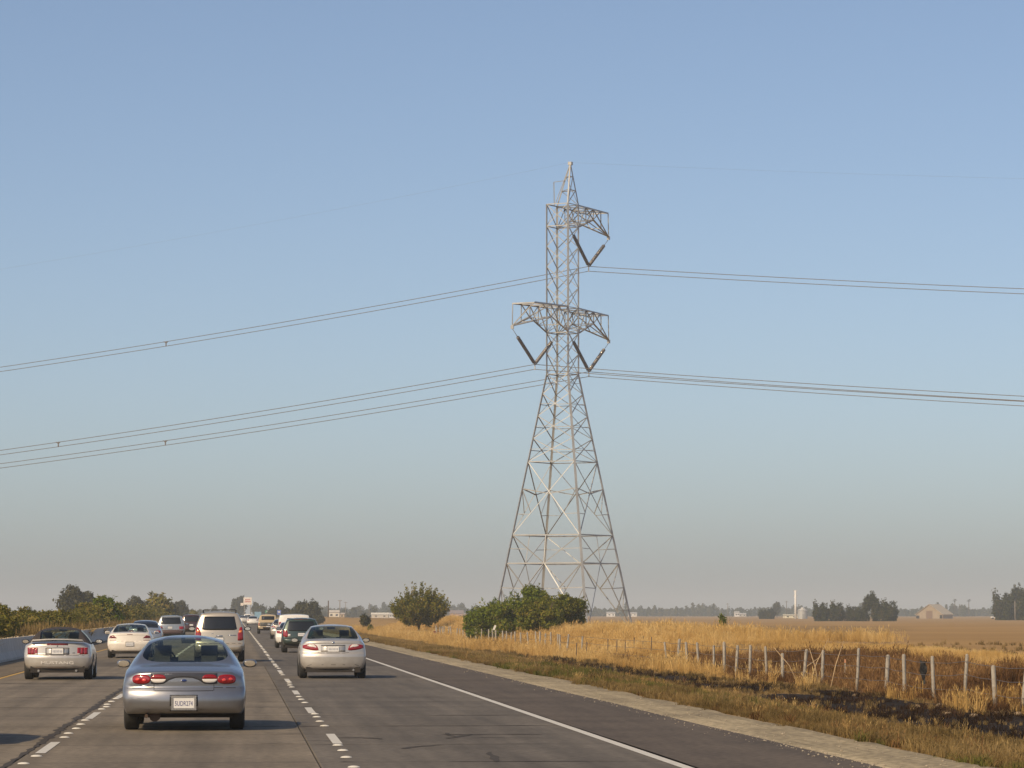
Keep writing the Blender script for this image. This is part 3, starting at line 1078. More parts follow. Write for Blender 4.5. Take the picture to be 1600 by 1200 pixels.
        ring = [(-.36 + .18 * math.cos(2 * PI * i / 16), y_front + .62, zbelt + .04 + .17 * math.sin(2 * PI * i / 16)) for i in range(17)]
        t.tube(ring, .015, 5, False).build('steering_wheel', M['black'], self.root)


def letters(text, loc, width, height, mat, parent, name):
    cu = bpy.data.curves.new(name, 'FONT')
    cu.body = text
    cu.align_x = 'CENTER'; cu.align_y = 'CENTER'
    cu.extrude = 0.0008
    o = bpy.data.objects.new(name, cu)
    COL.objects.link(o)
    dg = bpy.context.evaluated_depsgraph_get()
    me = bpy.data.meshes.new_from_object(o.evaluated_get(dg))
    bpy.data.objects.remove(o)
    v = np.zeros(len(me.vertices) * 3, np.float32)
    me.vertices.foreach_get('co', v)
    v = v.reshape(-1, 3)
    lo, hi = v.min(0), v.max(0)
    c = (lo + hi) / 2
    sx, sy = width / (hi[0] - lo[0]), height / (hi[1] - lo[1])
    out = np.stack([(v[:, 0] - c[0]) * sx, -(v[:, 2]), (v[:, 1] - c[1]) * sy], -1)
    me.vertices.foreach_set('co', out.ravel())
    me.update()
    me.materials.clear(); me.materials.append(mat)
    q = link(name, me, parent)
    q.location = loc
    return q


def sym(cols):
    """mirrored columns for the left side (kept in ascending x)"""
    return [(-x, a, b) for x, a, b in reversed(cols)]


# --- 1: rounded silver-blue sedan, nearest
SED1 = dict(st=[
    # y    zb   wb   wm    zm   ws   zs   wr   zr    zt
    (0.00, .265, .82, .915, .56, .86, .79, .70, .865, .885),
    (0.40, .25, .85, .930, .57, .885, .85, .72, .925, .950),
    (0.93, .24, .86, .930, .58, .885, .90, .735, .975, 1.015),
    (1.50, .22, .86, .930, .58, .875, .92, .655, 1.175, 1.235),
    (2.10, .20, .86, .930, .58, .865, .93, .580, 1.325, 1.395),
    (2.60, .20, .86, .930, .58, .860, .93, .570, 1.345, 1.425),
    (3.10, .20, .86, .930, .58, .860, .92, .580, 1.325, 1.400),
    (3.95, .20, .80, .925, .57, .850, .90, .680, .960, 1.000),
    (4.60, .22, .76, .890, .54, .800, .74, .640, .790, .820),
    (5.00, .25, .60, .780, .48, .720, .58, .560, .630, .650)],
    prof=[(.20, .08), (.28, .04), (.36, .012), (.45, .0), (.53, .008), (.59, .028), (.635, .055), (.66, .075), (.74, .072), (.80, .075), (.85, .07), (.868, .045), (.89, .06), (.95, .12)],
    plan=.20, round=.09, fall=1.0, rear_win=(.97, 2.08, .665, 3.0), front_win=(3.12, 3.93),
    side_win=[(1.75, 2.35), (2.42, 3.2)], glass=M['glass'])
m_tau = paint('silver_blue_paint', (0.30, 0.308, 0.33), 0.75, 0.30)
d1 = 53.25
c = Car('sedan', (at(288, d1), d1, 0), 'silver-blue rounded sedan nearest the camera, with oval rear window and oval tail lamps', 'car', SED1, m_tau)
for s_ in (1, -1):
    f_ = (lambda q: q) if s_ > 0 else sym
    c.patch('tail_lamp', f_(c.oval(.640, .775, .138, .072, 2.6)), M['red'], .004, 5, .012)
    c.patch('tail_lamp', f_(c.oval(.385, .785, .112, .064, 2.6, z0=.782)), M['red'], .004, 4, .008)
    c.patch('reversing_lamp', f_(c.oval(.385, .785, .112, .064, 2.6, z1=.780)), M['clear'], .004, 4, .008)
    for bx, bz in ((.60, .765), (.70, .775)):
        c.patch('lamp_reflector', f_(c.oval(bx, bz, .030, .024)), M['bulb'], .019, 3, .004)
    c.patch('trunk_seam', f_([(.445, .61, .72), (.452, .61, .72)]), M['seam'], .002, 4)
dk = simple('lip_shadow_tone', (0.045, 0.045, 0.055), 0.3, coat=0.4)  # dark band between the lamps paints the shadow under the trunk lip
c.patch('lip_shadow_band', [(-.50, .712, .866), (-.40, .700, .868), (-.30, .712, .868), (-.22, .765, .869), (-.12, .80, .869), (0, .808, .87),
                         (.12, .80, .869), (.22, .765, .869), (.30, .712, .868), (.40, .700, .868), (.50, .712, .866)], dk, .002, 4, sub=2)
c.patch('trunk_seam', [(-.44, .602, .611), (0, .598, .607), (.44, .602, .611)], M['seam'], .002, 2, sub=6)
c.patch('bumper_seam', [(-.86, .640, .648), (-.45, .650, .658)], M['seam'], .002, 2, sub=4)
c.patch('bumper_seam', [(.45, .650, .658), (.86, .640, .648)], M['seam'], .002, 2, sub=4)
c.patch('oval_badge', c.oval(0, .757, .048, .022), M['chrome'], .006, 3, .003)
c.patch('badge_face', c.oval(0, .757, .040, .016), simple('badge_blue', (0.02, 0.04, 0.16), 0.3), .010, 3, .003)
c.patch('model_script', [(-.66, .672, .686), (-.52, .672, .686)], M['chrome'], .003, 1, sub=3)
c.patch('plate_recess', [(-.21, .30, .545), (.21, .30, .545)], M['black'], .003, 3, sub=4)
c.plate(0, .425, .31, .155, M['chrome'], '5UDR274', .032)
c.under(.74, .55, 4.6, .19, .34)
c.wheels(.95, 3.72, .80, .32, .23)
ex = MB().tube([(-.44, .9, .22), (-.44, .3, .22)], .085, 10)
ex.tube([(-.56, .5, .235), (-.56, .06, .225)], .028, 8)
ex.build('exhaust', simple('rusty_steel', (0.10, 0.065, 0.045), 0.6, 0.5), c.root)
c.mirrors(3.25, .97, 1.0, .95)
c.interior(.98, .95, 1.7, 2.6)

# --- 2: silver sedan in the right lane
SED2 = dict(st=[
    (0.00, .26, .70, .885, .56, .86, .86, .74, 1.00, 1.03),
    (0.35, .25, .74, .900, .58, .865, .92, .74, 1.045, 1.075),
    (0.72, .23, .78, .910, .60, .865, .95, .735, 1.055, 1.090),
    (1.20, .21, .80, .910, .60, .860, .97, .660, 1.255, 1.300),
    (1.72, .20, .80, .910, .60, .855, .97, .575, 1.385, 1.435),
    (2.40, .20, .80, .910, .60, .850, .97, .560, 1.410, 1.465),
    (2.90, .20, .80, .910, .60, .850, .96, .565, 1.395, 1.450),
    (3.80, .20, .80, .905, .60, .840, .93, .680, 1.000, 1.040),
    (4.45, .22, .74, .860, .56, .780, .78, .620, .840, .870),
    (4.80, .25, .60, .760, .50, .700, .64, .540, .680, .700)],
    prof=[(.2, .06), (.3, .03), (.42, .01), (.60, .0), (.68, .02), (.71, .06), (.95, .10), (1.0, .08), (1.05, .10)],
    plan=.20, round=.08, fall=.9, rear_win=(.76, 1.70, .70, 12.0), front_win=(2.93, 3.78),
    side_win=[(1.45, 2.1), (2.18, 3.0)], glass=M['glass'])
m_cam = paint('silver_paint', (0.56, 0.53, 0.49), 0.5, 0.34)
d2 = 96.0
c = Car('sedan', (at(521, d2), d2, 0), 'bright silver sedan in the right lane, with swept red and clear tail lamps', 'car', SED2, m_cam)
for s_ in (1, -1):
    f_ = (lambda q: q) if s_ > 0 else sym
    c.patch('tail_lamp', f_([(.40, .775, .80), (.44, .765, .885), (.50, .765, .93), (.62, .775, .935), (.74, .80, .925), (.83, .83, .90)]), M['red'], .004, 4, .012, sub=2)
    c.patch('reversing_lamp', f_([(.44, .83, .85), (.52, .835, .925), (.64, .855, .93), (.70, .885, .91)]), M['clear'], .012, 3, .006, sub=2)
c.patch('plate_recess', [(-.33, .725, .89), (.33, .725, .89)], m_cam, .004, 3, sub=4)
c.patch('chrome_strip', [(-.33, .895, .915), (.33, .895, .915)], M['seam'], .004, 2, sub=4)
c.plate(0, .805, .30, .14)
c.patch('trunk_seam', [(-.42, .705, .715), (-.3, .690, .70), (.3, .690, .70), (.42, .705, .715)], M['seam'], .002, 2, sub=4)
c.patch('oval_badge', c.oval(0, .975, .045, .032), M['chrome'], .005, 3, .003)
c.patch('bumper_crease', [(-.70, .345, .355), (-.6, .375, .385), (.6, .375, .385), (.70, .345, .355)], M['seam'], .002, 2, sub=4)
c.under(.74, .12, 4.4, .17, .32)
c.wheels(.95, 3.70, .80, .33, .22)
c.mirrors(3.15, 1.02, 1.0, .95, M['black'])
c.interior(1.02, .75, 1.35, 2.35)
MB().tube([(.55, .6, .23), (.55, .1, .23)], .03, 8).build('exhaust', M['chrome'], c.root)

# --- 3: silver convertible in the left lane
CONV = dict(st=[
    (0.00, .30, .70, .880, .58, .84, .88, .70, .955, .975),
    (0.35, .27, .74, .905, .60, .86, .92, .70, 1.000, 1.020),
    (0.80, .24, .78, .920, .62, .86, .93, .720, .985, 1.005),
    (1.20, .22, .80, .920, .62, .855, .94, .640, 1.170, 1.230),
    (1.60, .20, .80, .915, .62, .845, .94, .570, 1.290, 1.370),
    (2.20, .20, .80, .910, .62, .840, .94, .545, 1.320, 1.400),
    (2.60, .20, .80, .910, .62, .840, .93, .550, 1.300, 1.370),
    (3.25, .20, .80, .905, .60, .830, .91, .660, .960, 1.000),
    (4.30, .22, .74, .870, .56, .790, .80, .620, .850, .870),
    (4.65, .25, .60, .780, .50, .720, .66, .560, .690, .700)],
    prof=[(.2, .08), (.34, .03), (.45, .01), (.60, .0), (.66, .02), (.69, .05), (.93, .07), (1.0, .06)],
    plan=.20, round=.09, fall=.9, rear_win=(.86, 1.50, .52, 8.0), front_win=(2.64, 3.2),
    side_win=[(1.55, 2.7)], glass=M['glass'], roof=(.82, 2.62), roof_mat=M['soft'], roof_name='soft_top')
m_mus = paint('pale_silver_paint', (0.58, 0.55, 0.51), 0.45, 0.34)
d3 = 94.95
c = Car('convertible_car', (at(90, d3), d3, 0), 'silver convertible with a raised black soft top and rear spoiler, by the barrier', 'car', CONV, m_mus)
for s_ in (1, -1):
    f_ = (lambda q: q) if s_ > 0 else sym
    for q in range(3):
        a = .525 + q * .094
        c.patch('tail_lamp', f_([(a, .675, .855), (a + .088, .68, .857)]), M['red'], .004, 4, .010, sub=4)
    c.patch('reversing_lamp', f_([(.53, .678, .705), (.60, .678, .705)]), M['clear'], .014, 2, .002, sub=2)
c.patch('plate_recess', [(-.315, .665, .855), (.315, .665, .855)], M['seam'], .002, 3, sub=4)
c.patch('plate_panel', [(-.295, .675, .840), (.295, .675, .840)], m_mus, .006, 3, sub=4)
c.plate(0, .765, .31, .155, M['black'], None, .012)
sp_ = MB()
pts = [(-.70, .10, 1.00), (-.66, .05, 1.055), (-.3, .0, 1.075), (0, -.01, 1.08), (.3, .0, 1.075), (.66, .05, 1.055), (.70, .10, 1.00)]
for a, b in zip(pts[:-1], pts[1:]):
    pa, pb = Vector(a), Vector(b)
    o = [Vector((0, 0, .018)), Vector((0, .16, .012)), Vector((0, .16, -.012)), Vector((0, 0, -.018))]
    sp_.add([pa + q for q in o] + [pb + q for q in o], [(i, (i + 1) % 4, 4 + (i + 1) % 4, 4 + i) for i in range(4)])
sp_.build('spoiler', m_mus, c.root)
c.patch('brake_lamp', [(-.28, .925, .965), (.28, .925, .965)], M['darkred'], .01, 2, sub=4)
c.patch('round_badge', c.oval(0, .895, .018, .016), M['black'], .004, 2)
c.patch('side_badge', [(.40, .705, .722), (.47, .705, .722)], M['black'], .003, 1)
yb = c.hit(0, .44) - .004
letters('MUSTANG', (0, yb, .455), .86, .075, simple('letter_white', (0.75, 0.72, 0.68), 0.4), c.root, 'bumper_lettering')
c.patch('bumper_seam', [(-.83, .648, .656), (0, .640, .648), (.83, .648, .656)], M['seam'], .002, 2, sub=6)
c.under(.72, .14, 4.3, .19, .36)
c.patch('lower_valance', [(-.68, .275, .325), (.68, .275, .325)], simple('valance', (0.10, 0.05, 0.03), 0.7), .004, 2, sub=6)
c.wheels(.92, 3.45, .79, .325, .24)
c.mirrors(2.75, 1.0, 1.0, .9, M['black'])
c.interior(.97, .75, 1.2, 2.0)
MB().tube([(-.5, .6, .24), (-.5, .1, .24)], .032, 8).build('exhaust', M['chrome'], c.root)
MB().tube([(.5, .6, .24), (.5, .1, .24)], .032, 8).build('exhaust', M['chrome'], c.root)

# --- generic sedan for those further on
def far_sedan(px, d, label, mat, zroof=1.40, name='sedan', lamp='tri', X=None, glass=None, plate=True):
    k_ = zroof / 1.40
    sp = dict(SED2)
    sp['st'] = [(r[0], r[1], r[2], r[3], r[4], r[5], r[6] * .93, r[7], r[8] * .955 * (k_ if r[8] > 1.1 else 1), r[9] * .955 * (k_ if r[9] > 1.1 else 1)) for r in SED2['st']]
    sp['prof'] = [(a * .95, b) for a, b in SED2['prof']]
    sp['glass'] = glass or M['tint']
    c = Car(name, (X if X is not None else at(px, d), d, 0), label, 'car', sp, mat)
    for s_ in (1, -1):
        f_ = (lambda q: q) if s_ > 0 else sym
        if lamp == 'tri':
            c.patch('tail_lamp', f_([(.52, .785, .80), (.60, .785, .86), (.66, .785, .91), (.80, .785, .87), (.82, .785, .80)]), M['darkred'], .004, 4, .01, sub=2)
            c.patch('bumper_reflector', f_([(.54, .70, .722), (.80, .70, .722)]), M['darkred'], .004, 1, sub=3)
        else:
            c.patch('tail_lamp', f_([(.52, .74, .76), (.60, .74, .88), (.80, .76, .89), (.83, .78, .86)]), M['red'], .004, 4, .01, sub=2)
    c.patch('brake_lamp', [(-.11, .925, .945), (.11, .925, .945)], M['darkred'], .006, 1, sub=2)
    c.patch('trunk_seam', [(-.50, .665, .673), (.50, .665, .673)], M['seam'], .002, 1, sub=5)
    if plate:
        c.plate(0, .56 if lamp == 'tri' else .78, .30, .14, M['black'], None, .012)
    c.under(.72, .12, 4.4, .17, .32)
    c.wheels(.95, 3.7, .79, .32, .21)
    c.mirrors(3.1, 1.0, .99, .9)
    return c


m_white = paint('cream_white_paint', (0.78, 0.72, 0.64), 0.0, 0.35)
c = far_sedan(203, 141.2, 'cream-white sedan with small triangular dark red lamps in the left lane', m_white, 1.37, glass=M['glass'])
c.interior(.95, .75, 1.35, 2.35)
far_sedan(226, 186, 'bluish silver sedan half hidden behind the cream-white one', paint('blue_silver_paint', (0.36, 0.40, 0.46), 0.5, 0.3), 1.42, lamp='wide')

# --- sport utility vehicles, vans
def suv_spec(w=0.92, h=1.83, zbelt=1.10, L=4.7, wr=.66, slope=.30, zb=.34):
    k_ = h
    return dict(st=[
        (0.00, zb + .04, .70, w - .02, .70, w - .03, zbelt, wr, k_ - .10, k_ - .045),
        (0.30, zb, .76, w, .72, w - .02, zbelt, wr + .01, k_ - .075, k_ - .015),
        (1.20, zb - .04, .80, w, .72, w - .02, zbelt, wr + .015, k_ - .065, k_),
        (2.60, zb - .04, .80, w, .72, w - .02, zbelt, wr, k_ - .075, k_ - .015),
        (3.55, zb - .04, .80, w - .005, .72, w - .03, zbelt, wr + .08, zbelt + .06, zbelt + .09),
        (L - .3, zb, .74, w - .04, .66, w - .10, zbelt - .12, wr, zbelt - .05, zbelt - .02),
        (L, zb + .04, .60, w - .12, .60, w - .18, zbelt - .25, wr - .08, zbelt - .18, zbelt - .16)],
        prof=[(.2, .05), (.45, .0), (.62, .0), (.66, .035), (.70, .08), (zbelt, .11), (k_ - .1, .11 + slope), (k_, .20 + slope)],
        plan=.12, round=.07, fall=1.3, front_win=(2.65, 3.5), side_win=[(.35, 1.0), (1.12, 1.85), (1.95, 2.9)], glass=M['tint'])


def suv(name, px, d, label, mat, cat='suv', rack=False, lamps='tall', win=(.62, 1.14, 1.66), h=1.83, zbelt=1.08, w=.92, wr=.66,
        tailcol=None, X=None, slope=.22, bumper=None, R=.36, group='vehicles in the traffic queue'):
    c = Car(name, (X if X is not None else at(px, d), d, 0), label, cat, suv_spec(w, h, zbelt, 4.75, wr, slope), mat, group)
    ww, z0, z1 = win
    top = ww * .93
    cols = []
    for i in range(15):
        t = -1 + 2 * i / 14
        e = max(0, 1 - abs(t)**10)
        x = (ww) * t
        zz1 = z1 - (z1 - z0) * (0.0 if abs(t) < top / ww else (abs(t) - top / ww) / (1 - top / ww)) * .9
        cols.append((x, z0 + .03 * (1 - e), zz1))
    c.patch('rear_window', cols, M['tint'], .004, 6)
    for s_ in (1, -1):
        f_ = (lambda q: q) if s_ > 0 else sym
        if lamps == 'tall':
            c.patch('tail_lamp', f_([(w - .25, .78, 1.04), (w - .17, .77, 1.26), (w - .10, .78, 1.28), (w - .045, .80, 1.22)]), M['red'], .004, 5, .012, sub=2)
            c.patch('turn_lamp', f_([(w - .20, 1.06, 1.14), (w - .08, 1.07, 1.16)]), M['orange'], .016, 3, .006, sub=2)
        elif lamps == 'low':
            c.patch('tail_lamp', f_([(w - .36, .70, .90), (w - .05, .70, .90)]), M['red'], .004, 4, .012, sub=4)
        elif lamps == 'round':
            c.patch('tail_lamp', f_([(w - .25, .72, .90), (w - .20, .70, 1.02), (w - .06, .72, 1.02), (w - .04, .76, .98)]), M['red'], .004, 4, .012, sub=2)
    c.patch('bumper', [(-w + .03, .43, .64), (-.5, .40, .66), (.5, .40, .66), (w - .03, .43, .64)], bumper or mat, .02, 4, .01, sub=4)
    c.patch('tailgate_seam', [(-w + .12, .665, .677), (w - .12, .665, .677)], M['seam'], .003, 1, sub=6)
    c.plate(0 if lamps != 'low' else -.05, .82, .30, .14, M['black'], None, .012)
    c.under(.72, .14, 4.4, .22, .42)
    c.wheels(.98, 3.75, w - .12, R, .25)
    c.mirrors(3.0, zbelt + .10, w + .12, 1.15, M['black'])
    if rack:
        b = MB()
        for y in (.75, 2.0):
            b.tube([(-.60, y, h - .03), (-.58, y, h + .065), (.58, y, h + .065), (.60, y, h - .03)], .022, 6)
        for x in (-.60, .60):
            b.tube([(x, .6, h - .04), (x, .7, h + .05), (x, 2.3, h + .05), (x, 2.5, h - .05)], .020, 6)
        b.build('roof_rack', M['black'], c.root)
    return c


m_gold = paint('champagne_paint', (0.55, 0.49, 0.40), 0.5, 0.30)
c = suv('sport_utility_vehicle', 343, 129.9, 'champagne sport utility vehicle with roof rack and tall red lamps ahead of the silver-blue sedan', m_gold,
        rack=True, win=(.64, 1.16, 1.66), h=1.84, zbelt=1.10)
c.patch('chrome_strip', [(-.3, 1.02, 1.04), (-.22, 1.02, 1.04)], M['chrome'], .003, 1)
c.patch('model_script', [(.32, .955, .985), (.62, .955, .985)], M['chrome'], .004, 1, sub=3)
c.patch('gate_handle', [(-.12, .93, .965), (.12, .93, .965)], M['chrome'], .015, 2, sub=2)
suv('minivan', 267, 241, 'grey-blue minivan with wide dark rear window and low red lamps in the left lane', paint('grey_blue_paint', (0.30, 0.33, 0.36), 0.4, 0.3),
    'van', lamps='low', win=(.70, 1.06, 1.52), h=1.66, zbelt=.98, w=.93, bumper=simple('dark_bumper', (0.08, 0.05, 0.05), 0.5))
suv('minivan', 299, 298, 'dark maroon minivan half hidden behind the champagne utility vehicle', paint('maroon_paint', (0.05, 0.018, 0.018), 0.2, 0.3),
    'van', lamps='round', win=(.66, 1.10, 1.55), h=1.70, zbelt=1.0)
m_grn = paint('dark_green_paint', (0.035, 0.06, 0.052), 0.3, 0.3)
c = suv('sport_utility_vehicle', 471, 160, 'dark green compact utility vehicle with red corner lamps, just ahead of the bright silver sedan', m_grn,
        lamps='round', win=(.64, .98, 1.42), h=1.58, zbelt=.98, w=.86, wr=.62, R=.34)
c.patch('roof_edge', [(-.55, 1.50, 1.545), (.55, 1.50, 1.545)], simple('sun_faded_trim', (0.16, 0.04, 0.03), 0.5), .004, 2, sub=4)
c.patch('reversing_lamp', [(-.60, .74, .84), (-.48, .74, .84)], M['clear'], .01, 2, .004)
m_w2 = paint('white_paint', (0.78, 0.76, 0.72), 0.0, 0.35)
far_sedan(458, 181.5, 'white sedan with bright red lamps squeezed behind the dark green utility vehicle', m_w2, 1.36, lamp='wide')
suv('panel_van', 460, 214, 'plain white panel van whose roof rises above the white and green vehicles', m_w2, 'van', lamps='tall', win=(.5, 1.12, 1.5), h=1.74, zbelt=1.05, w=.98, wr=.86, slope=.05)
far_sedan(443, 248, 'silver sedan in front of the white panel van, only its left corner showing', paint('warm_silver_paint', (0.5, 0.45, 0.40), 0.4, 0.3), 1.40, lamp='wide')

# pickup with canopy
PICK = dict(st=[
    (0.00, .42, .74, .88, .72, .86, .98, .74, 1.03, 1.05),
    (1.70, .40, .78, .90, .74, .87, .98, .74, 1.03, 1.05),
    (1.86, .38, .78, .90, .74, .87, 1.02, .70, 1.55, 1.62),
    (2.20, .36, .78, .90, .74, .87, 1.04, .64, 1.66, 1.72),
    (2.90, .36, .78, .90, .74, .87, 1.04, .64, 1.66, 1.71),
    (3.60, .36, .78, .89, .74, .86, 1.04, .72, 1.09, 1.12),
    (4.90, .40, .70, .84, .70, .80, .94, .66, 1.00, 1.02),
    (5.20, .45, .60, .78, .66, .74, .86, .60, .90, .92)],
    prof=[(.3, .04), (.6, 0), (.68, .05), (1.1, .06)], plan=.05, round=.05, fall=.6, glass=M['tint'],
    side_win=[(2.1, 2.5), (2.58, 3.1)], front_win=(2.95, 3.55))
c = Car('pickup_truck', (at(419, 311), 311, 0), 'tan pickup truck with a dark tailgate, ahead of the white panel van', 'pickup', PICK, paint('tan_paint', (0.50, 0.40, 0.26), 0.1, 0.35))
c.patch('rear_window', [(-.56, 1.22, 1.55), (.56, 1.22, 1.55)], M['tint'], .01, 3, sub=4)
c.patch('tailgate', [(-.70, .66, 1.0), (.70, .66, 1.0)], simple('grey_tailgate', (0.07, 0.07, 0.065), 0.5), .006, 3, sub=4)
c.patch('bumper', [(-.86, .46, .60), (.86, .46, .60)], M['black'], .03, 3, sub=4)
for s_ in (1, -1):
    c.patch('tail_lamp', [(s_ * .79 - .05, .70, .95), (s_ * .79 + .05, .70, .95)], M['red'], .01, 3, .01)
c.plate(0, .60, .30, .14)
c.under(.7, .2, 4.8, .3, .5)
c.wheels(1.05, 4.2, .80, .37, .25)

far_sedan(395, 536, 'far white sedan in the right lane beside a tall blue truck', m_w2, 1.42, lamp='wide', plate=False)
far_sedan(381, 650, 'far pale sedan between the lanes, left of the far white sedan', paint('pale_paint', (0.62, 0.60, 0.56), 0.2, 0.3), 1.42, lamp='wide', plate=False)
suv('minivan', 387, 760, 'very far pale minivan above the far sedans', m_w2, 'van', lamps='low', win=(.66, 1.06, 1.5), h=1.7, zbelt=1.0)
far_sedan(374, 900, 'tiny dark sedan at the far end of the queue', paint('charcoal_paint', (0.05, 0.05, 0.055), 0.3, 0.3), 1.42, lamp='wide', plate=False)
# blue box truck far off
bt = empty('box_truck', (at(403, 1000), 1000, 0), 0, 'far light blue box truck above the queue in the right lane', 'truck', 'vehicles in the traffic queue')
MB().box((0, 1.9, 1.45), (1.9, 3.8, 1.75)).build('cargo_box', simple('blue_box_paint', (0.20, 0.36, 0.50), 0.5), bt)
MB().box((0, 4.8, 1.2), (1.8, 1.7, 1.5)).build('cab', simple('blue_cab_paint', (0.20, 0.36, 0.50), 0.4), bt)
MB().box((0, 2.8, .48), (1.0, 5.4, .14)).build('chassis', M['under'], bt)
for y in (.9, 4.7):
    for x in (-.78, .78):
        MB().lathe([(-.12, .0), (-.12, .42), (.12, .42), (.12, .0)], 16, 'x', (x, y, .42)).build('tyre', M['tyre'], bt)
for x in (-.75, .75):
    MB().box((x, -.01, .62), (.2, .03, .12)).build('tail_lamp', M['red'], bt)

# neighbour in the left lane whose shadow reaches into the picture
c = far_sedan(0, 47.2, 'grey sedan just outside the left edge, its shadow lying on the lane', paint('grey_paint', (0.30, 0.30, 0.31), 0.4, 0.3), 1.42, X=-4.62, lamp='wide')

# ------------------------------------------------------------------ power line tower
TW_D = 325.0
TWX = at(879.5, TW_D)
TWZ = 0.36
los = Vector((TWX, TW_D, 0)).normalized()
rgt = Vector((los.y, -los.x, 0))
PHI = rad(26.6)
E1 = rgt * math.cos(PHI) - los * math.sin(PHI)
E2 = rgt * math.sin(PHI) + los * math.cos(PHI)
tower = empty('transmission_tower', (TWX, TW_D, TWZ), math.atan2(E1.y, E1.x),
              'tall grey steel lattice transmission tower with two crossarms rising behind the bushes', 'tower')


def angle_bar(p, q, w, name, parent, flip=False, t=None):
    p, q = Vector(p), Vector(q)
    d = (q - p).normalized()
    c = ((p + q) / 2); out = Vector((c.x, c.y, 0))
    if out.length < .05: out = Vector((1, .3, 0))
    a = d.cross(out)
    if a.length < 1e-3: a = d.cross(Vector((0, 0, 1)))
    a.normalize()
    b = d.cross(a).normalized()
    if b.dot(out) > 0: b = -b
    if flip: a = -a
    t = t or w * .14
    pr = [(0, 0), (w, 0), (w, t), (t, t), (t, w), (0, w)]
    off = -(a + b) * (w * .35)
    vs = [p + off + a * x + b * y for x, y in pr] + [q + off + a * x + b * y for x, y in pr]
    fs = [(i, (i + 1) % 6, 6 + (i + 1) % 6, 6 + i) for i in range(6)] + [(0, 5, 4, 3, 2, 1), (6, 7, 8, 9, 10, 11)]
    me = bpy.data.meshes.new(name)
    me.from_pydata([tuple(v) for v in vs], [], fs)
    return link(name, me, parent, M['steel'])


def hw(z):
    z = z + 0.2
    return 1.105 if z >= 23.8 else 1.105 + (23.8 - z) * 0.158


CORN = [(-1, -1), (1, -1), (1, 1), (-1, 1)]      # left, near, right, far


def cp(i, z):
    h = hw(z)
    return Vector((CORN[i % 4][0] * h, CORN[i % 4][1] * h, z))


Z0 = [23.6, 25.5, 27.45, 29.8, 31.7, 33.6, 35.5, 37.4, 39.45]
for i in range(4):
    angle_bar(cp(i, -0.6), cp(i, 8.65), .19, 'leg', tower)
    angle_bar(cp(i, 8.65), cp(i, 23.6), .175, 'leg', tower)
    angle_bar(cp(i, 23.6), cp(i, 39.45), 0.15, 'leg', tower)
for z in (23.6, 27.45, 29.8, 37.4, 39.45, 15.45, 8.65, 6.05):
    for i in range(4):
        angle_bar(cp(i, z), cp(i + 1, z), .085 if z > 10 else .11, 'horizontal_strut', tower)
for a, b in zip(Z0[:-1], Z0[1:]):
    for i in range(4):
        angle_bar(cp(i, a), cp(i + 1, b), .062, 'brace', tower)
        angle_bar(cp(i + 1, a), cp(i, b), .062, 'brace', tower, True)
Z1 = [23.6, 21.77, 19.7, 17.6, 15.45]
for a, b in zip(Z1[:-1], Z1[1:]):
    for i in range(4):
        angle_bar(cp(i, a), cp(i + 1, b), .068, 'brace', tower)
        angle_bar(cp(i + 1, a), cp(i, b), .068, 'brace', tower, True)
for z in (20.75, 18.65, 16.5):
    for i in range(4):
        m_ = (cp(i, z) + cp(i + 1, z)) / 2
        angle_bar(m_, cp(i + 1, z), .06, 'strut', tower)
for i in range(4):
    # tall panel
    angle_bar(cp(i, 15.45), cp(i + 1, 8.65), .075, 'brace', tower)
    angle_bar(cp(i + 1, 15.45), cp(i, 8.65), .075, 'brace', tower, True)
    z = 12.7
    m_ = (cp(i, z) + cp(i + 1, z)) / 2 + Vector((0, 0, -.25))
    angle_bar(cp(i, z + .25), m_, .09, 'strut', tower)
    angle_bar(m_, cp(i + 1, z + .25), .09, 'strut', tower)
    angle_bar(cp(i, 12.9), cp(i, 8.65).lerp(cp(i + 1, 15.45), .30), .07, 'strut', tower)
    angle_bar(cp(i + 1, 12.9), cp(i + 1, 8.65).lerp(cp(i, 15.45), .30), .07, 'strut', tower)
    angle_bar(cp(i, 10.6), cp(i, 8.65).lerp(cp(i + 1, 15.45), .28), .06, 'strut', tower)
    angle_bar(cp(i + 1, 10.6), cp(i + 1, 8.65).lerp(cp(i, 15.45), .28), .06, 'strut', tower)
    # bottom: V to the middle of the lower belt and on to the feet
    mb = (cp(i, 6.05) + cp(i + 1, 6.05)) / 2
    angle_bar(cp(i, 8.65), mb, .075, 'brace', tower)
    angle_bar(cp(i + 1, 8.65), mb, .075, 'brace', tower, True)
    angle_bar(mb, cp(i, -.4), .075, 'brace', tower)
    angle_bar(mb, cp(i + 1, -.4), .075, 'brace', tower, True)
    for a, b in ((i, i + 1), (i + 1, i)):
        k3 = mb.lerp(cp(a, -.4), .36)
        angle_bar(cp(a, 6.05), k3, .09, 'strut', tower)
        angle_bar(cp(a, 3.8), k3, .08, 'strut', tower)
        k4 = mb.lerp(cp(a, -.4), .68)
        angle_bar(cp(a, 3.8), k4, .07, 'strut', tower)
        angle_bar(cp(a, 1.75), k4, .06, 'strut', tower)
        k5 = cp(a, 8.65).lerp(mb, .5)
        angle_bar(cp(a, 7.4), k5, .06, 'strut', tower)
    angle_bar(cp(i, 8.65).lerp(cp(i + 1, 8.65), .5), mb, .07, 'strut', tower)
for i in range(4):
    for a, b in zip(Z1[:-1], Z1[1:]):
        zc = a + (b - a) * hw(a) / (hw(a) + hw(b))
        m_ = (cp(i, zc) + cp(i + 1, zc)) / 2
        angle_bar(cp(i, zc), m_, .045, 'strut', tower)
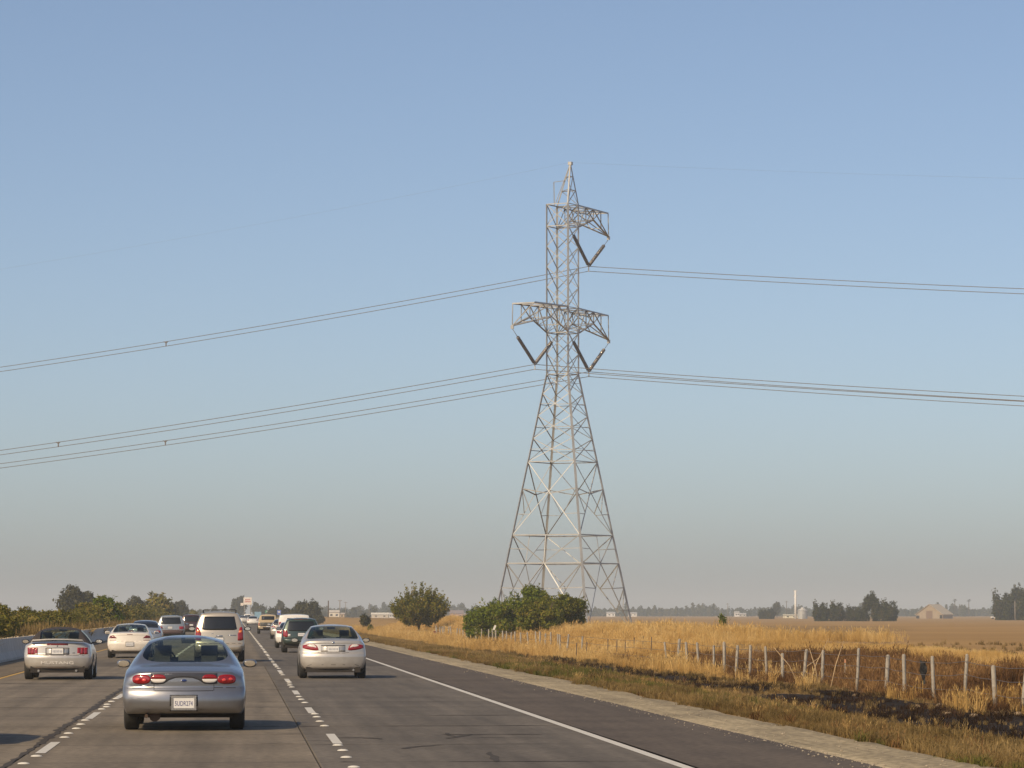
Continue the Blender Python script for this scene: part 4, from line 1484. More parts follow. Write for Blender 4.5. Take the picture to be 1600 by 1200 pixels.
# concrete footings
for i in range(4):
    p = cp(i, -.2)
    MB().lathe([(-.5, .45), (.10, .45), (.14, .40), (.14, 0)], 14, 'z', (p.x, p.y, 0)).build('footing', M['barrier'], tower)
# step bolts up the far leg
sb = MB()
z = 3.0
while z < 38:
    p = cp(3, z)
    sb.box((p.x - .02, p.y + .13, z), (.05, .22, .05)); z += 0.75
sb.build('step_bolts', M['steel'], tower)


def crossarm(zt, zb, side, tip_e1, L_, zt_tip, zb_tip):
    """side +1: arm on the +y face (away), -1: on the near-left face; the hanger tip sits in the plane x = tip_e1"""
    h = 1.105
    y0, ym, y1 = side * h, side * (h + (L_ - h) * .5), side * L_
    A = [Vector((-h, y0, zt)), Vector((h, y0, zt))]
    B = [Vector((-h, y1, zt_tip)), Vector((h, y1, zt_tip))]
    Cc = [Vector((-h, y0, zb)), Vector((h, y0, zb))]
    zm_ = (zb + zt) / 2 - .02
    Dm = [Vector((-h, ym, zm_)), Vector((h, ym, zm_))]
    T = Vector((tip_e1, y1, zb_tip))
    me = MB()
    arm = angle_bar(A[0], B[0], .14, 'crossarm', tower)
    for p, q, w in ((A[1], B[1], .14), (B[0], B[1], .12), (Cc[0], Dm[0], .12), (Cc[1], Dm[1], .12), (Dm[0], T, .12), (Dm[1], T, .12), (B[0], T, .065), (B[1], T, .065)):
        angle_bar(p, q, w, 'chord', arm)
    Am = [a.lerp(b, .5) for a, b in zip(A, B)]
    A1 = [a.lerp(b, .25) for a, b in zip(A, B)]
    A3 = [a.lerp(b, .75) for a, b in zip(A, B)]
    D1 = [a.lerp(b, .5) for a, b in zip(Cc, Dm)]
    br = []
    for i in (0, 1):
        br += [(A1[i], Cc[i]), (A1[i], D1[i]), (A1[i], Dm[i]), (Am[i], Dm[i]), (A3[i], Dm[i]), (Am[i], D1[i]), (A3[i], Dm[i].lerp(T, .5)), (Am[i], T)]
    br += [(A[0], Am[1]), (A[1], Am[0]), (Am[0], B[1]), (Am[1], B[0]), (Am[0], Am[1]), (A1[0], A1[1]), (A3[0], A3[1]), (Dm[0], Dm[1]), (D1[0], Dm[1]), (D1[0], D1[1]), (Cc[0], D1[1]),
           (Dm[0].lerp(T, .5), Dm[1].lerp(T, .5))]
    for p, q in br:
        if (p - q).length > .2:
            angle_bar(p, q, .075, 'brace', arm)
    MB().box((T.x, T.y, T.z - .12), (.28, .10, .34)).build('hanger_plate', M['steel'], arm)
    return T


T1 = crossarm(39.45, 37.4, 1, 1.15, 7.45, 39.35, 37.1)
T2 = crossarm(29.8, 27.45, 1, 1.15, 7.45, 29.6, 27.25)
T3 = crossarm(29.8, 27.45, -1, -1.15, 7.95, 29.65, 27.6)
# earth wire peak
ap = Vector((.20, 1.25, 43.45))
pk = MB().box(ap, (.35, .35, .3)).build('peak', M['steel'], tower)
for i in (1, 2, 3):
    angle_bar(cp(i, 39.45), ap, .12, 'leg', pk)
angle_bar(Vector((-.2, -1.1, 39.45)), ap, .07, 'leg', pk)
for t in (.35, .68):
    q = [cp(i, 39.45).lerp(ap, t) for i in (1, 2, 3)]
    for a, b in ((0, 1), (1, 2), (2, 0)):
        angle_bar(q[a], q[b], .07, 'brace', pk)
    for a, b in ((0, 1), (1, 2)):
        angle_bar(cp((1, 2, 3)[a], 39.45), q[b], .06, 'brace', pk)
angle_bar(Vector((-1.1, .5, 39.45)), Vector((-1.2, .6, 41.7)), .06, 'brace', pk)
angle_bar(Vector((-1.2, .6, 41.7)), cp(3, 39.45).lerp(ap, .6), .06, 'brace', pk)

TM = Matrix.Translation(tower.location) @ Matrix.Rotation(tower.rotation_euler.z, 4, 'Z')


def insulator(p, q, label):
    """one leg of a V-string: link, then the shed stack, then the yoke"""
    p, q = TM @ Vector(p), TM @ Vector(q)
    L_ = (q - p).length
    d = (q - p).normalized()
    rot = Vector((0, 0, -1)).rotation_difference(d)
    e = empty('insulator_string', p, 0, label, 'insulator', 'insulator strings on the tower')
    e.rotation_mode = 'QUATERNION'; e.rotation_quaternion = rot
    lk = L_ * .24
    MB().tube([(0, 0, 0), (0, 0, -lk)], .028, 6).build('link_rod', M['steel'], e)
    n = 22
    pr = []
    for i in range(n):
        a = -lk - (L_ - lk - .15) * i / n
        s_ = (L_ - lk - .15) / n
        pr += [(a, .06), (a - s_ * .15, .16), (a - s_ * .45, .17), (a - s_ * .55, .06)]
    MB().lathe(pr, 10, 'z').build('shed_stack', M['insul'], e)
    MB().lathe([(-L_ + .15, .0), (-L_ + .15, .09), (-L_, .09), (-L_, 0)], 8, 'z').build('end_fitting', M['steel'], e)
    return e


h = 1.105
V1 = Vector((1.15, (7.45 - h) / 2, 33.95))
V2 = Vector((1.15, (7.45 - h) / 2, 24.05))
V3 = Vector((-1.15, (-7.95 + h) / 2, 24.4))
for T, V, inner, nm, io in ((T1, V1, Vector((1.2, -h, 37.3)), 'top crossarm', 0), (T2, V2, Vector((1.2, -h, 27.35)), 'right end of the lower crossarm', 0), (T3, V3, Vector((-1.2, h, 27.35)), 'left end of the lower crossarm', 0)):
    insulator(T + Vector((0, 0, -.25)), V, 'outer insulator string hanging from the tip at the ' + nm)
    insulator(inner, V, 'inner insulator string hanging beside the tower body at the ' + nm)

# conductors, two per bundle
AXL, AXR = 0.129, 0.102


def sagz(t, z0):
    if t < 0:
        return z0 - AXL * -t + AXL / 430 * t * t
    return z0 - AXR * t + AXR / 430 * t * t


def cable(V, dz, label, r=.030, al=None):
    pts = []
    for i in range(-42, 37):
        t = i * 5.0
        p = TM @ Vector((V.x + t, V.y, sagz(t, V.z + dz)))
        pts.append(p)
    me = MB().tube(pts, r, 5, False)
    o = me.build('power_cable', M['wire'])
    return tag(o, label, 'cable', 'conductors of the power line')


for V, nm in ((V1, 'top crossarm'), (V2, 'right lower crossarm'), (V3, 'left lower crossarm')):
    cable(V, -.05, 'upper power cable of the pair under the ' + nm)
    cable(V, -.50, 'lower power cable of the pair under the ' + nm)
    y = MB().box((V.x, V.y, V.z - .28), (.10, .05, .56)).build('cable_yoke', M['steel'], None)
    y.matrix_world = TM
    tag(y, 'small steel yoke joining the insulators to the cable pair under the ' + nm, 'clamp', 'yokes below the insulator strings')
    # spacers out on the left span
    for t in ((-47.0,) if V is not V3 else (-53.0,)):
        s_ = MB().box((V.x + t, V.y, sagz(t, V.z) - .27), (.10, .06, .52))
        s_.tube([(V.x + t - .25, V.y, sagz(t, V.z) - .02), (V.x + t, V.y, sagz(t, V.z) - .22), (V.x + t + .25, V.y, sagz(t, V.z) - .02)], .04, 5)
        so = s_.build('bundle_spacer', M['wire']); so.matrix_world = TM
        tag(so, 'small spacer clip on the left span of the cable pair from the ' + nm, 'spacer', 'spacers on the power cables')
gw = cable(Vector((ap.x, ap.y, ap.z + .1)), 0, 'thin earth wire from the very top of the tower', .0045)


# ------------------------------------------------------------------ foliage
def crown_mesh(name, clumps, n, leaf, shoots=0, up=0.0, seed=1, aspect=2.2, tone_h=0.35, shell=.5):
    """leaf-sized faces spread through the clumps' volumes; 'tone' varies per leaf and per clump"""
    r = np.random.RandomState(seed)
    cl = np.array(clumps, float)
    wts = (cl[:, 3] * cl[:, 4] * cl[:, 5])**(2 / 3)
    idx = r.choice(len(cl), n, p=wts / wts.sum())
    d = r.normal(size=(n, 3)); d /= np.linalg.norm(d, axis=1)[:, None]
    rad_ = (shell + (1 - shell) * r.rand(n)**.7) * (1 + .10 * r.normal(size=n))
    c = cl[idx, :3] + d * cl[idx, 3:6] * rad_[:, None]
    tone = r.rand(len(cl))[idx] * tone_h + r.rand(n) * (1 - tone_h)
    if shoots:
        m = shoots * 14
        sd = r.choice(len(cl), shoots, p=wts / wts.sum())
        sv = r.normal(size=(shoots, 3)); sv[:, 2] = np.abs(sv[:, 2]) * (1 + up) + .25
        sv /= np.linalg.norm(sv, axis=1)[:, None]
        t = r.rand(shoots, 14) * .55 + .80
        ln = 0.85 + .45 * r.rand(shoots)
        pc = cl[sd, None, :3] + sv[:, None] * cl[sd, None, 3:6] * (t * ln[:, None])[..., None] + r.normal(size=(shoots, 14, 3)) * leaf * .5
        c = np.concatenate([c, pc.reshape(-1, 3)])
        tone = np.concatenate([tone, np.repeat(r.rand(shoots), 14) * .6 + .4 * r.rand(m)])
    nn = len(c)
    nd = np.concatenate([d, np.repeat(sv, 14, axis=0)]) if shoots else d
    nv = nd * .85 + r.normal(size=(nn, 3)) * .55 + np.array([0, 0, .25])
    nv /= np.linalg.norm(nv, axis=1)[:, None] + 1e-9
    ax = np.cross(nv, r.normal(size=(nn, 3)) + np.array([up, up * .3, 0])); ax /= np.linalg.norm(ax, axis=1)[:, None] + 1e-9
    b = np.cross(nv, ax)
    sz = leaf * (.6 + .8 * r.rand(nn))[:, None]
    A, B = ax * sz * aspect / 2, b * sz / 2
    v = np.stack([c - A, c + B * .9 - A * .1, c + A, c - B * .9 - A * .1], 1).reshape(-1, 3)
    f = np.arange(nn * 4).reshape(-1, 4)
    me = mesh_np(name, v, f)
    a = me.attributes.new('tone', 'FLOAT', 'FACE')
    a.data.foreach_set('value', tone.astype(np.float32))
    return me


def blob_clumps(w, h, z0, n, seed, cs=.30, dp=None, top_heavy=0.0):
    """clump ellipsoids filling an uneven crown w wide, from z0 to h"""
    r = np.random.RandomState(seed)
    dp = dp or w
    out = []
    for i in range(n):
        d = r.normal(size=3); d /= np.linalg.norm(d)
        q = r.rand()**.4 * (1 - cs)
        x, y, z = d[0] * q * w / 2, d[1] * q * dp / 2, (z0 + h) / 2 + d[2] * q * (h - z0) / 2
        s_ = cs * (.65 + .7 * r.rand())
        out.append((x, y, z, s_ * w / 2, s_ * dp / 2, s_ * (h - z0) / 2 * (1 + .2 * r.rand())))
    return out


def trunk(name, parent, h, r0, limbs, seed, mat, lean=(0, 0)):
    r = random.Random(seed)
    b = MB()
    top = Vector((lean[0], lean[1], h))
    path = [Vector((0, 0, -.3)), Vector((lean[0] * .2, lean[1] * .2, h * .4)), top]
    b.tube(path, [r0 * 1.25, r0, r0 * .7], 7)
    for i in range(limbs):
        a = 2 * PI * i / limbs + r.uniform(-.4, .4)
        l = h * r.uniform(.9, 1.6)
        s0 = path[1].lerp(top, r.uniform(.2, 1))
        e = s0 + Vector((math.cos(a) * l * .55, math.sin(a) * l * .55, l))
        m_ = s0.lerp(e, .5) + Vector((math.cos(a), math.sin(a), 0)) * l * .1
        b.tube([s0, m_, e], [r0 * .55, r0 * .38, r0 * .14], 5)
        for k_ in range(2):
            a2 = a + r.uniform(-1, 1)
            e2 = m_ + Vector((math.cos(a2) * l * .4, math.sin(a2) * l * .4, l * r.uniform(.3, .7)))
            b.tube([m_, e2], [r0 * .25, r0 * .08], 4)
    return b.build(name, mat, parent)


LM = {
    'greenolive': leaf_mat('green_olive_leaves', [(0.055, 0.070, 0.011), (0.165, 0.185, 0.025), (0.25, 0.25, 0.04), (0.34, 0.26, 0.065)], .45),
    'olive': leaf_mat('olive_leaves', [(0.062, 0.070, 0.010), (0.175, 0.180, 0.025), (0.26, 0.24, 0.04), (0.34, 0.235, 0.06)], .45),
    'green': leaf_mat('green_leaves', [(0.052, 0.075, 0.011), (0.155, 0.205, 0.024), (0.235, 0.275, 0.040), (0.33, 0.28, 0.065)], .45),
    'olean': leaf_mat('oleander_leaves', [(0.065, 0.072, 0.015), (0.17, 0.165, 0.034), (0.26, 0.23, 0.055), (0.38, 0.27, 0.095)]),
    'dark': leaf_mat('dark_leaves', [(0.022, 0.028, 0.010), (0.050, 0.060, 0.018), (0.085, 0.088, 0.028), (0.125, 0.095, 0.04)]),
    'yell': leaf_mat('yellow_green_leaves', [(0.08, 0.08, 0.014), (0.22, 0.19, 0.028), (0.32, 0.26, 0.04), (0.38, 0.24, 0.05)], .45),
    'grey': leaf_mat('grey_leaves', [(0.040, 0.042, 0.020), (0.080, 0.080, 0.036), (0.125, 0.112, 0.05)]),
    'flower': leaf_mat('white_petals', [(0.70, 0.66, 0.58), (0.8, 0.78, 0.72)], .2),
}


def plant(name, px, Y, label, cat, me, mat, group=None, tr=None, X=None, z=None, rz=0.0, sc=1.0, crown='crown'):
    x = at(px, Y) if X is None else X
    e = empty(name, (x, Y, float(terrain_z(x, Y)) if z is None else z), rz, label, cat, group)
    e.scale = (sc, sc, sc)
    link(crown, me, e, mat)
    if tr: trunk('trunk', e, *tr)
    return e


# round tree on the fence line
Yt = 363.0
zg = float(terrain_z(18.6, Yt))
cl = []
r_ = random.Random(4)
for i in range(170):
    az = r_.uniform(0, 2 * PI); th = rad(56) * math.sqrt(r_.random())
    L_ = (4.75 - 0.85 * (th / rad(56))**1.6) * r_.uniform(.86, 1.06)
    d = Vector((math.sin(th) * math.cos(az), math.sin(th) * math.sin(az), math.cos(th)))
    for q, rr in ((r_.uniform(.35, .6), .34), (r_.uniform(.55, .75), .36), (.80, .30), (.90, .20), (.985, .10)):
        p = d * L_ * q + Vector((0, 0, .45))
        cl.append((p.x, p.y, p.z, rr, rr, rr * 1.2))
plant('round_tree', 655, Yt, 'round olive-brown tree standing alone in golden grass on the fence line', 'tree',
      crown_mesh('round_tree_crown', cl, 19000, .115, 0, .6, 3, shell=.2), LM['olive'], tr=(1.1, .13, 9, 5, M['bark']), sc=1.05)

# bush group before the tower
zb_ = 'bushes in front of the tower'
for px, Y, w, hh, lab, mt, sd in ((786, 268, 6.0, 3.45, 'broad green bush in the left half of the clump before the tower', 'green', 21),
                                  (828, 270, 5.6, 3.7, 'tallest green bush, in the middle of the clump in front of the tower', 'green', 22),
                                  (876, 262, 5.0, 3.15, 'slightly olive bush at the right end of the clump, against the near tower leg', 'greenolive', 23),
                                  (750, 276, 3.3, 2.75, 'lower ragged green bush at the left end of the clump', 'green', 24),
                                  (846, 257, 4.2, 2.5, 'low rounded bush at the front of the clump, behind the fence posts', 'greenolive', 25)):
    plant('bush', px, Y, lab, 'bush', crown_mesh('bush_crown', blob_clumps(w, hh, -.3, 46, sd, .24, w * .9), 13000, .105, 150, .5, sd, shell=.4), LM[mt], zb_, tr=(1.0, .10, 7, sd, M['bark']), crown='foliage')

# saplings and small shrubs by the fence
plant('sapling', 572, 440, 'small dark green sapling with pale stems, left of the round tree', 'tree', crown_mesh('sapling_crown', blob_clumps(1.8, 2.2, .7, 18, 31, .32), 1500, .15, 30, .4, 31), LM['dark'], tr=(.8, .05, 4, 3, M['greybark']))
plant('shrub', 579, 400, 'small low green shrub right of the pale-stemmed sapling', 'shrub', crown_mesh('shrub_crown', blob_clumps(.95, 1.15, 0, 12, 32, .36), 900, .11, 10, .4, 32), LM['olive'], crown='foliage')
plant('sapling', 1130, 250, 'thin wispy green sapling in the golden grass right of the tower', 'tree', crown_mesh('sapling_crown', blob_clumps(.6, 1.5, .5, 9, 33, .4), 240, .12, 10, .6, 33), LM['green'], tr=(.7, .03, 3, 3, M['bark']))

# oleander hedge behind the barrier: individual shrubs, five crowns shared
ol = []
for k_ in range(6):
    w, hh = 3.3 + .3 * (k_ % 3), 2.55 + .22 * (k_ % 4)
    me = crown_mesh('oleander_crown', blob_clumps(w, hh, -.1, 40, 50 + k_, .27, w * .9), 7000, .105, 170, .7, 50 + k_, 2.2, .45, .35)
    me.materials.append(LM['olean'])
    ol.append(me)
Yh = 128.0
i = 0
while Yh < 620:
    X = -11.0 + rng.uniform(-.25, .25)
    e = empty('oleander', (X + bend(Yh), Yh, -.1), rng.uniform(0, 6.28), None, 'shrub', 'oleander hedge behind the barrier')
    e['label'] = 'olive-brown oleander shrub in the hedge behind the concrete barrier'
    s_ = (.52 + .34 * float(fnoise(Yh, 0, 7, 40))) if Yh < 260 else rng.uniform(.66, .95)
    e.scale = (s_, s_, s_)
    link('foliage', ol[i % 6], e)
    MB_t = trunk('stem', e, .7, .05, 4, i, M['bark']) if i < 6 else None
    if MB_t is None:
        st_src = stems[i % 6]
        st = link('stem', st_src, e)
    else:
        if i == 0: stems = []
        stems.append(MB_t.data)
    Yh += 2.0 if Yh < 260 else 4.0
    i += 1
# flowering one
Yf = 285
e = plant('oleander', 152, Yf, 'taller green oleander with scattered white flowers, standing out of the hedge', 'shrub',
          crown_mesh('oleander_crown', blob_clumps(3.6, 3.5, 0, 44, 71, .26), 6000, .17, 110, .8, 71), LM['green'], z=-.1, X=-10.6, tr=(.8, .06, 5, 9, M['bark']), crown='foliage')
link('flowers', crown_mesh('white_flowers', blob_clumps(3.7, 3.5, .6, 30, 72, .2), 110, .11, 0, 0, 72, 1.0), e, LM['flower'])
# trees on the left, further back
tg = 'trees left of the road'
t1 = crown_mesh('broad_crown', blob_clumps(6.0, 6.4, 1.2, 26, 81, .34), 3200, .30, 30, .3, 81)
t2 = crown_mesh('broad_crown', blob_clumps(5.4, 4.8, .2, 30, 82, .32), 3200, .27, 40, .3, 82)
t3 = crown_mesh('broad_crown', blob_clumps(3.6, 5.2, .4, 20, 83, .36), 2000, .28, 30, .3, 83)
for nm, px, Y, lab, me, mt, sc in (
        ('tree', 118, 560, 'grey-green tree with an open crown rising behind the hedge on the left', t1, 'grey', 1.0),
        ('tree', 137, 575, 'narrow grey-green tree just right of the open-crowned one behind the hedge', t3, 'grey', 1.12),
        ('tree', 246, 520, 'broad olive tree at the right part of the hedge, above the minivans', t2, 'olean', 1.0),
        ('tree', 215, 640, 'grey tree peeping over the hedge left of the broad olive tree', t1, 'grey', .80),
        ('tree', 268, 560, 'low olive tree beside the broad olive tree above the minivans', t3, 'olean', .75),
        ('tree', 284, 800, 'hazy grey tree with two tops left of the champagne utility vehicle', t3, 'grey', 1.0),
        ('tree', 302, 780, 'small brownish tree right of the hazy two-topped tree', t2, 'olean', .55)):
    plant(nm, px, Y, lab, 'tree', me, LM[mt], tg, z=-.1, sc=sc, tr=(1.2, .16, 4, int(px), M['bark']))
# trees ahead where the road bends
tg = 'trees where the road ends'
t4 = crown_mesh('tall_crown', blob_clumps(6.5, 11.5, 1.0, 26, 84, .32), 2600, .45, 30, .3, 84)
t5 = crown_mesh('round_crown', blob_clumps(6.2, 5.6, .3, 30, 85, .32), 4200, .26, 60, .4, 85)
for px, Y, lab, me, mt, sc in (
        (369, 1450, 'tall dark hazy tree left of the white sign', t4, 'grey', .85),
        (377, 1480, 'tall hazy tree directly behind the white sign', t4, 'grey', .95),
        (399, 1420, 'hazy tree right of the white sign', t4, 'grey', .68),
        (409, 1400, 'lower hazy tree second to the right of the white sign', t5, 'grey', 1.1),
        (437, 1300, 'pointed hazy tree behind the yellow-green bushes', t4, 'grey', .72),
        (425, 1000, 'olive bush right of the far trees, above the pickup', t5, 'olean', .75),
        (446, 860, 'olive bush left of the big yellow-green tree', t5, 'olean', .75),
        (480, 690, 'big rounded yellow-green tree right of the road ahead', t5, 'yell', 1.0),
        (462, 720, 'smaller yellow-green tree against the left of the big one', t5, 'yell', .72),
        (498, 670, 'low dark olive bush at the right foot of the yellow-green tree', t5, 'olive', .45)):
    x_ = at(px, Y)
    plant('tree', px, Y, lab, 'tree', me, LM[mt], tg, z=min(0, float(terrain_z(x_, Y))), sc=sc, tr=(1.2, .16, 4, int(px), M['bark']), rz=px)
low = MB()
# trees across the field on the right
tg = 'trees across the field'
t6 = crown_mesh('field_crown', blob_clumps(7.8, 6.6, -1.6, 30, 86, .27), 4200, .30, 50, .5, 86)
t7 = crown_mesh('field_crown', blob_clumps(6.8, 8.2, -1.8, 32, 87, .25), 4200, .30, 60, .9, 87)
for px, Y, lab, me, mt, sc in (
        (1281, 870, 'dark tree at the left end of the clump beside the grain bin', t6, 'dark', .75),
        (1306, 880, 'dark lower tree in the middle of the clump beside the grain bin', t6, 'dark', .75),
        (1330, 880, 'low dark tree at the right end of the clump beside the grain bin', t6, 'dark', .60),
        (1347, 860, 'dark tree at the left foot of the tallest field tree', t6, 'dark', .58),
        (1364, 870, 'tallest dark tree in the field with a pointed ragged top', t7, 'dark', .88),
        (1388, 860, 'dark green rounded tree at the right of the tallest field tree', t6, 'green', .80),
        (1566, 1000, 'rounded dark green tree right of the barn', t6, 'dark', 1.26),
        (1590, 1010, 'tall dark tree cut off by the right edge of the view', t7, 'dark', 1.22),
        (1604, 990, 'bulky dark tree at the extreme right edge', t6, 'dark', 1.22),
        (1205, 1250, 'brownish bush in the field left of the white pole', t6, 'olean', .62),
        (1192, 1260, 'low dark bush in the field left of the brownish one', t6, 'dark', .55),
        (1214, 1600, 'narrow conical tree rising out of the tree line', t4, 'grey', .72)):
    plant('tree', px, Y, lab, 'tree', me, LM[mt], tg, sc=sc, tr=(1.0, .2, 4, int(px), M['bark']), rz=px * 1.3)
# far palms
pm = MB()
for k_ in range(16):
    a = 2 * PI * k_ / 16; el = rng.uniform(-.6, .9)
    d = Vector((math.cos(a) * math.cos(el), math.sin(a) * math.cos(el), math.sin(el)))
    s_ = d.cross(Vector((0, 0, 1))).normalized() * .25
    pm.add([Vector((0, 0, 10.2)) - s_ * .4, Vector((0, 0, 10.2)) + d * 1.0 - s_, Vector((0, 0, 10.0)) + d * 1.9, Vector((0, 0, 10.2)) + d * 1.0 + s_], [(0, 1, 2, 3)])
pmm = pm.mesh('palm_fronds')
for px, lab in ((1492, 'thin palm tree above the tree line, nearer the barn'), (1514, 'thin palm tree above the tree line, farther from the barn')):
    Y = 2200; x = at(px, Y)
    e = empty('palm_tree', (x, Y, -.1), rng.random() * 6, lab, 'tree', 'far palms')
    link('fronds', pmm, e, LM['dark'])
    MB().tube([(0, 0, -.2), (0.05, 0, 10.2)], [.3, .2], 7).build('trunk', M['bark'], e)

# far wood along the horizon: one mass
def treeline(name, spans, D0, D1, hmin, hmax, n_per_m, leaf, seed, mat):
    r = np.random.RandomState(seed)
    cl = []
    for p0, p1 in spans:
        x0, x1 = at(p0, D0), at(p1, D0)
        n = int((x1 - x0) * n_per_m)
        for i in range(n):
            Y = D0 + (D1 - D0) * r.rand()
            px = p0 + (p1 - p0) * (i + r.rand()) / n
            X = at(px, Y)
            hh = hmin + (hmax - hmin) * r.rand()**1.8 * (.5 + .5 * math.sin(px * .05 + seed) + .3)
            w = r.uniform(2.2, 5.5)
            cl.append((X, Y, hh * .42, w / 2, w / 2, hh * .52))
            if r.rand() < .6:
                cl.append((X + r.uniform(-1, 1), Y, hh * .75, w * .28, w * .28, hh * .30))
    me = crown_mesh(name, cl, int(len(cl) * 90), leaf, 0, .3, seed, 1.6, .6, .55)
    return tag(link(name, me, None, mat), kind='stuff')


treeline('far_woods', [(495, 1640)], 2350, 2700, 5.0, 9.0, .8, 1.0, 91, LM['dark'])
treeline('far_woods', [(150, 380)], 1900, 2100, 3.0, 6.0, .6, 1.0, 92, LM['grey'])
treeline('far_woods', [(500, 640)], 1700, 1850, 2.5, 5.5, .8, .8, 93, LM['grey'])


# ------------------------------------------------------------------ grass (geometry-node scatter)
def tuft(name, n, h, spread, w, lean, seed, mat, head=0.0, stiff=.5):
    r = np.random.RandomState(seed)
    vs, fs, tone = [], [], []
    for i in range(n):
        a = r.rand() * 2 * PI; q = spread * math.sqrt(r.rand())
        b0 = Vector((math.cos(a) * q, math.sin(a) * q, -.04))
        a2 = r.rand() * 2 * PI
        ll = lean * r.rand()
        hh = h * r.uniform(.55, 1.0)
        m_ = b0 + Vector((math.cos(a2) * ll * hh * .35, math.sin(a2) * ll * hh * .35, hh * .55))
        e = b0 + Vector((math.cos(a2) * ll * hh, math.sin(a2) * ll * hh, hh * (1 - .35 * ll)))
        f_ = r.rand() * 2 * PI
        s_ = Vector((math.cos(f_), math.sin(f_), 0)) * w * r.uniform(.7, 1.3) / 2
        k_ = len(vs)
        vs += [b0 - s_, b0 + s_, m_ + s_ * .8, m_ - s_ * .8, e]
        fs += [(k_, k_ + 1, k_ + 2), (k_, k_ + 2, k_ + 3), (k_ + 3, k_ + 2, k_ + 4)]
        t = r.rand()
        tone += [t] * 3
        if head and r.rand() < head:
            k_ = len(vs)
            d = (e - m_).normalized() * .16
            vs += [e - d * .5, e + s_ * 1.6, e + d, e - s_ * 1.6]
            fs += [(k_, k_ + 1, k_ + 2), (k_, k_ + 2, k_ + 3)]
            tone += [min(1, t + .3)] * 2
    me = mesh_np(name, np.array([tuple(v) for v in vs]), np.array(fs))
    at_ = me.attributes.new('tone', 'FLOAT', 'FACE')
    at_.data.foreach_set('value', np.array(tone, np.float32))
    me.materials.append(mat)
    return bpy.data.objects.new(name, me)


def scatter(name, X, Y, scale, tufts, seed):
    Z = terrain_z(X, Y)
    me = bpy.data.meshes.new(name)
    me.vertices.add(len(X))
    me.vertices.foreach_set('co', np.stack([X, Y, Z], -1).astype(np.float32).ravel())
    a = me.attributes.new('sc', 'FLOAT', 'POINT')
    a.data.foreach_set('value', scale.astype(np.float32))
    r = np.random.RandomState(seed)
    b = me.attributes.new('rot', 'FLOAT', 'POINT')
    b.data.foreach_set('value', (r.rand(len(X)) * 6.283).astype(np.float32))
    t = me.attributes.new('tn', 'FLOAT', 'POINT')
    tv = .6 * fnoise(X, Y * .35, 3.5, seed + 50) + .4 * fnoise(X, Y * .5, 1.1, seed + 60)
    t.data.foreach_set('value', np.clip((tv - .5) * 1.5 + .5, 0, 1).astype(np.float32))
    me.update()
    o = link(name, me)
    tag(o, kind='stuff')
    col = bpy.data.collections.new(name + '_tufts')
    for t in tufts:
        col.objects.link(t)
    ng = bpy.data.node_groups.new(name + '_scatter', 'GeometryNodeTree')
    ng.interface.new_socket('Geometry', in_out='INPUT', socket_type='NodeSocketGeometry')
    ng.interface.new_socket('Geometry', in_out='OUTPUT', socket_type='NodeSocketGeometry')
    gi = ng.nodes.new('NodeGroupInput'); go = ng.nodes.new('NodeGroupOutput')
    ip = ng.nodes.new('GeometryNodeInstanceOnPoints')
    ci = ng.nodes.new('GeometryNodeCollectionInfo')
    ci.inputs['Collection'].default_value = col
    ci.inputs['Separate Children'].default_value = True
    ci.inputs['Reset Children'].default_value = True
    ip.inputs['Pick Instance'].default_value = True
    na = ng.nodes.new('GeometryNodeInputNamedAttribute'); na.data_type = 'FLOAT'; na.inputs['Name'].default_value = 'sc'
    nr = ng.nodes.new('GeometryNodeInputNamedAttribute'); nr.data_type = 'FLOAT'; nr.inputs['Name'].default_value = 'rot'
    cx = ng.nodes.new('ShaderNodeCombineXYZ')
    er = ng.nodes.new('FunctionNodeEulerToRotation')
    lk = ng.links.new
    lk(nr.outputs[0], cx.inputs['Z'])
    lk(cx.outputs[0], er.inputs[0])
    lk(gi.outputs[0], ip.inputs['Points'])
    lk(ci.outputs[0], ip.inputs['Instance'])
    lk(er.outputs[0], ip.inputs['Rotation'])
    lk(na.outputs[0], ip.inputs['Scale'])
    lk(ip.outputs[0], go.inputs[0])
    md = o.modifiers.new('scatter', 'NODES')
    md.node_group = ng
    return o


def pts(n, x0, x1, y0, y1, fn, seed, pw=1.0):
    """random points, denser near (small y) when pw > 1, kept with probability fn"""
    r = np.random.RandomState(seed)
    X = x0 + (x1 - x0) * r.rand(n)
    Y = y0 + (y1 - y0) * r.rand(n)**pw
    # stay inside the view wedge plus a margin
    px = 800 + F * np.tan(np.arctan2(X, Y) - PSI)
    keep = (r.rand(n) < fn(X, Y)) & (px < 1720) & (px > 300)
    return X[keep], Y[keep], r.rand(keep.sum())


BM = {
    'gold': blade_mat('golden_straw', [(0.28, 0.19, 0.07), (0.47, 0.29, 0.095), (0.62, 0.405, 0.145), (0.72, 0.51, 0.21), (0.80, 0.63, 0.32)]),
    'verge': blade_mat('verge_grass', [(0.075, 0.055, 0.022), (0.19, 0.132, 0.052), (0.32, 0.225, 0.095), (0.48, 0.34, 0.165)]),
    'green': blade_mat('verge_green', [(0.075, 0.085, 0.02), (0.14, 0.14, 0.036), (0.21, 0.18, 0.06)]),
    'brown': blade_mat('scorched_weed', [(0.04, 0.022, 0.011), (0.11, 0.057, 0.025), (0.22, 0.12, 0.050), (0.44, 0.28, 0.12)], .15),
    'char': blade_mat('charred_weed', [(0.010, 0.008, 0.007), (0.030, 0.018, 0.012), (0.10, 0.055, 0.028)], .05),
}
gold = [tuft('golden_tuft', 26, 1.0, .22, .020, .45, 200 + i, BM['gold'], .35) for i in range(6)]
verge = [tuft('verge_tuft', 26, 1.0, .30, .050, .9, 220 + i, BM['verge'], .1) for i in range(6)]
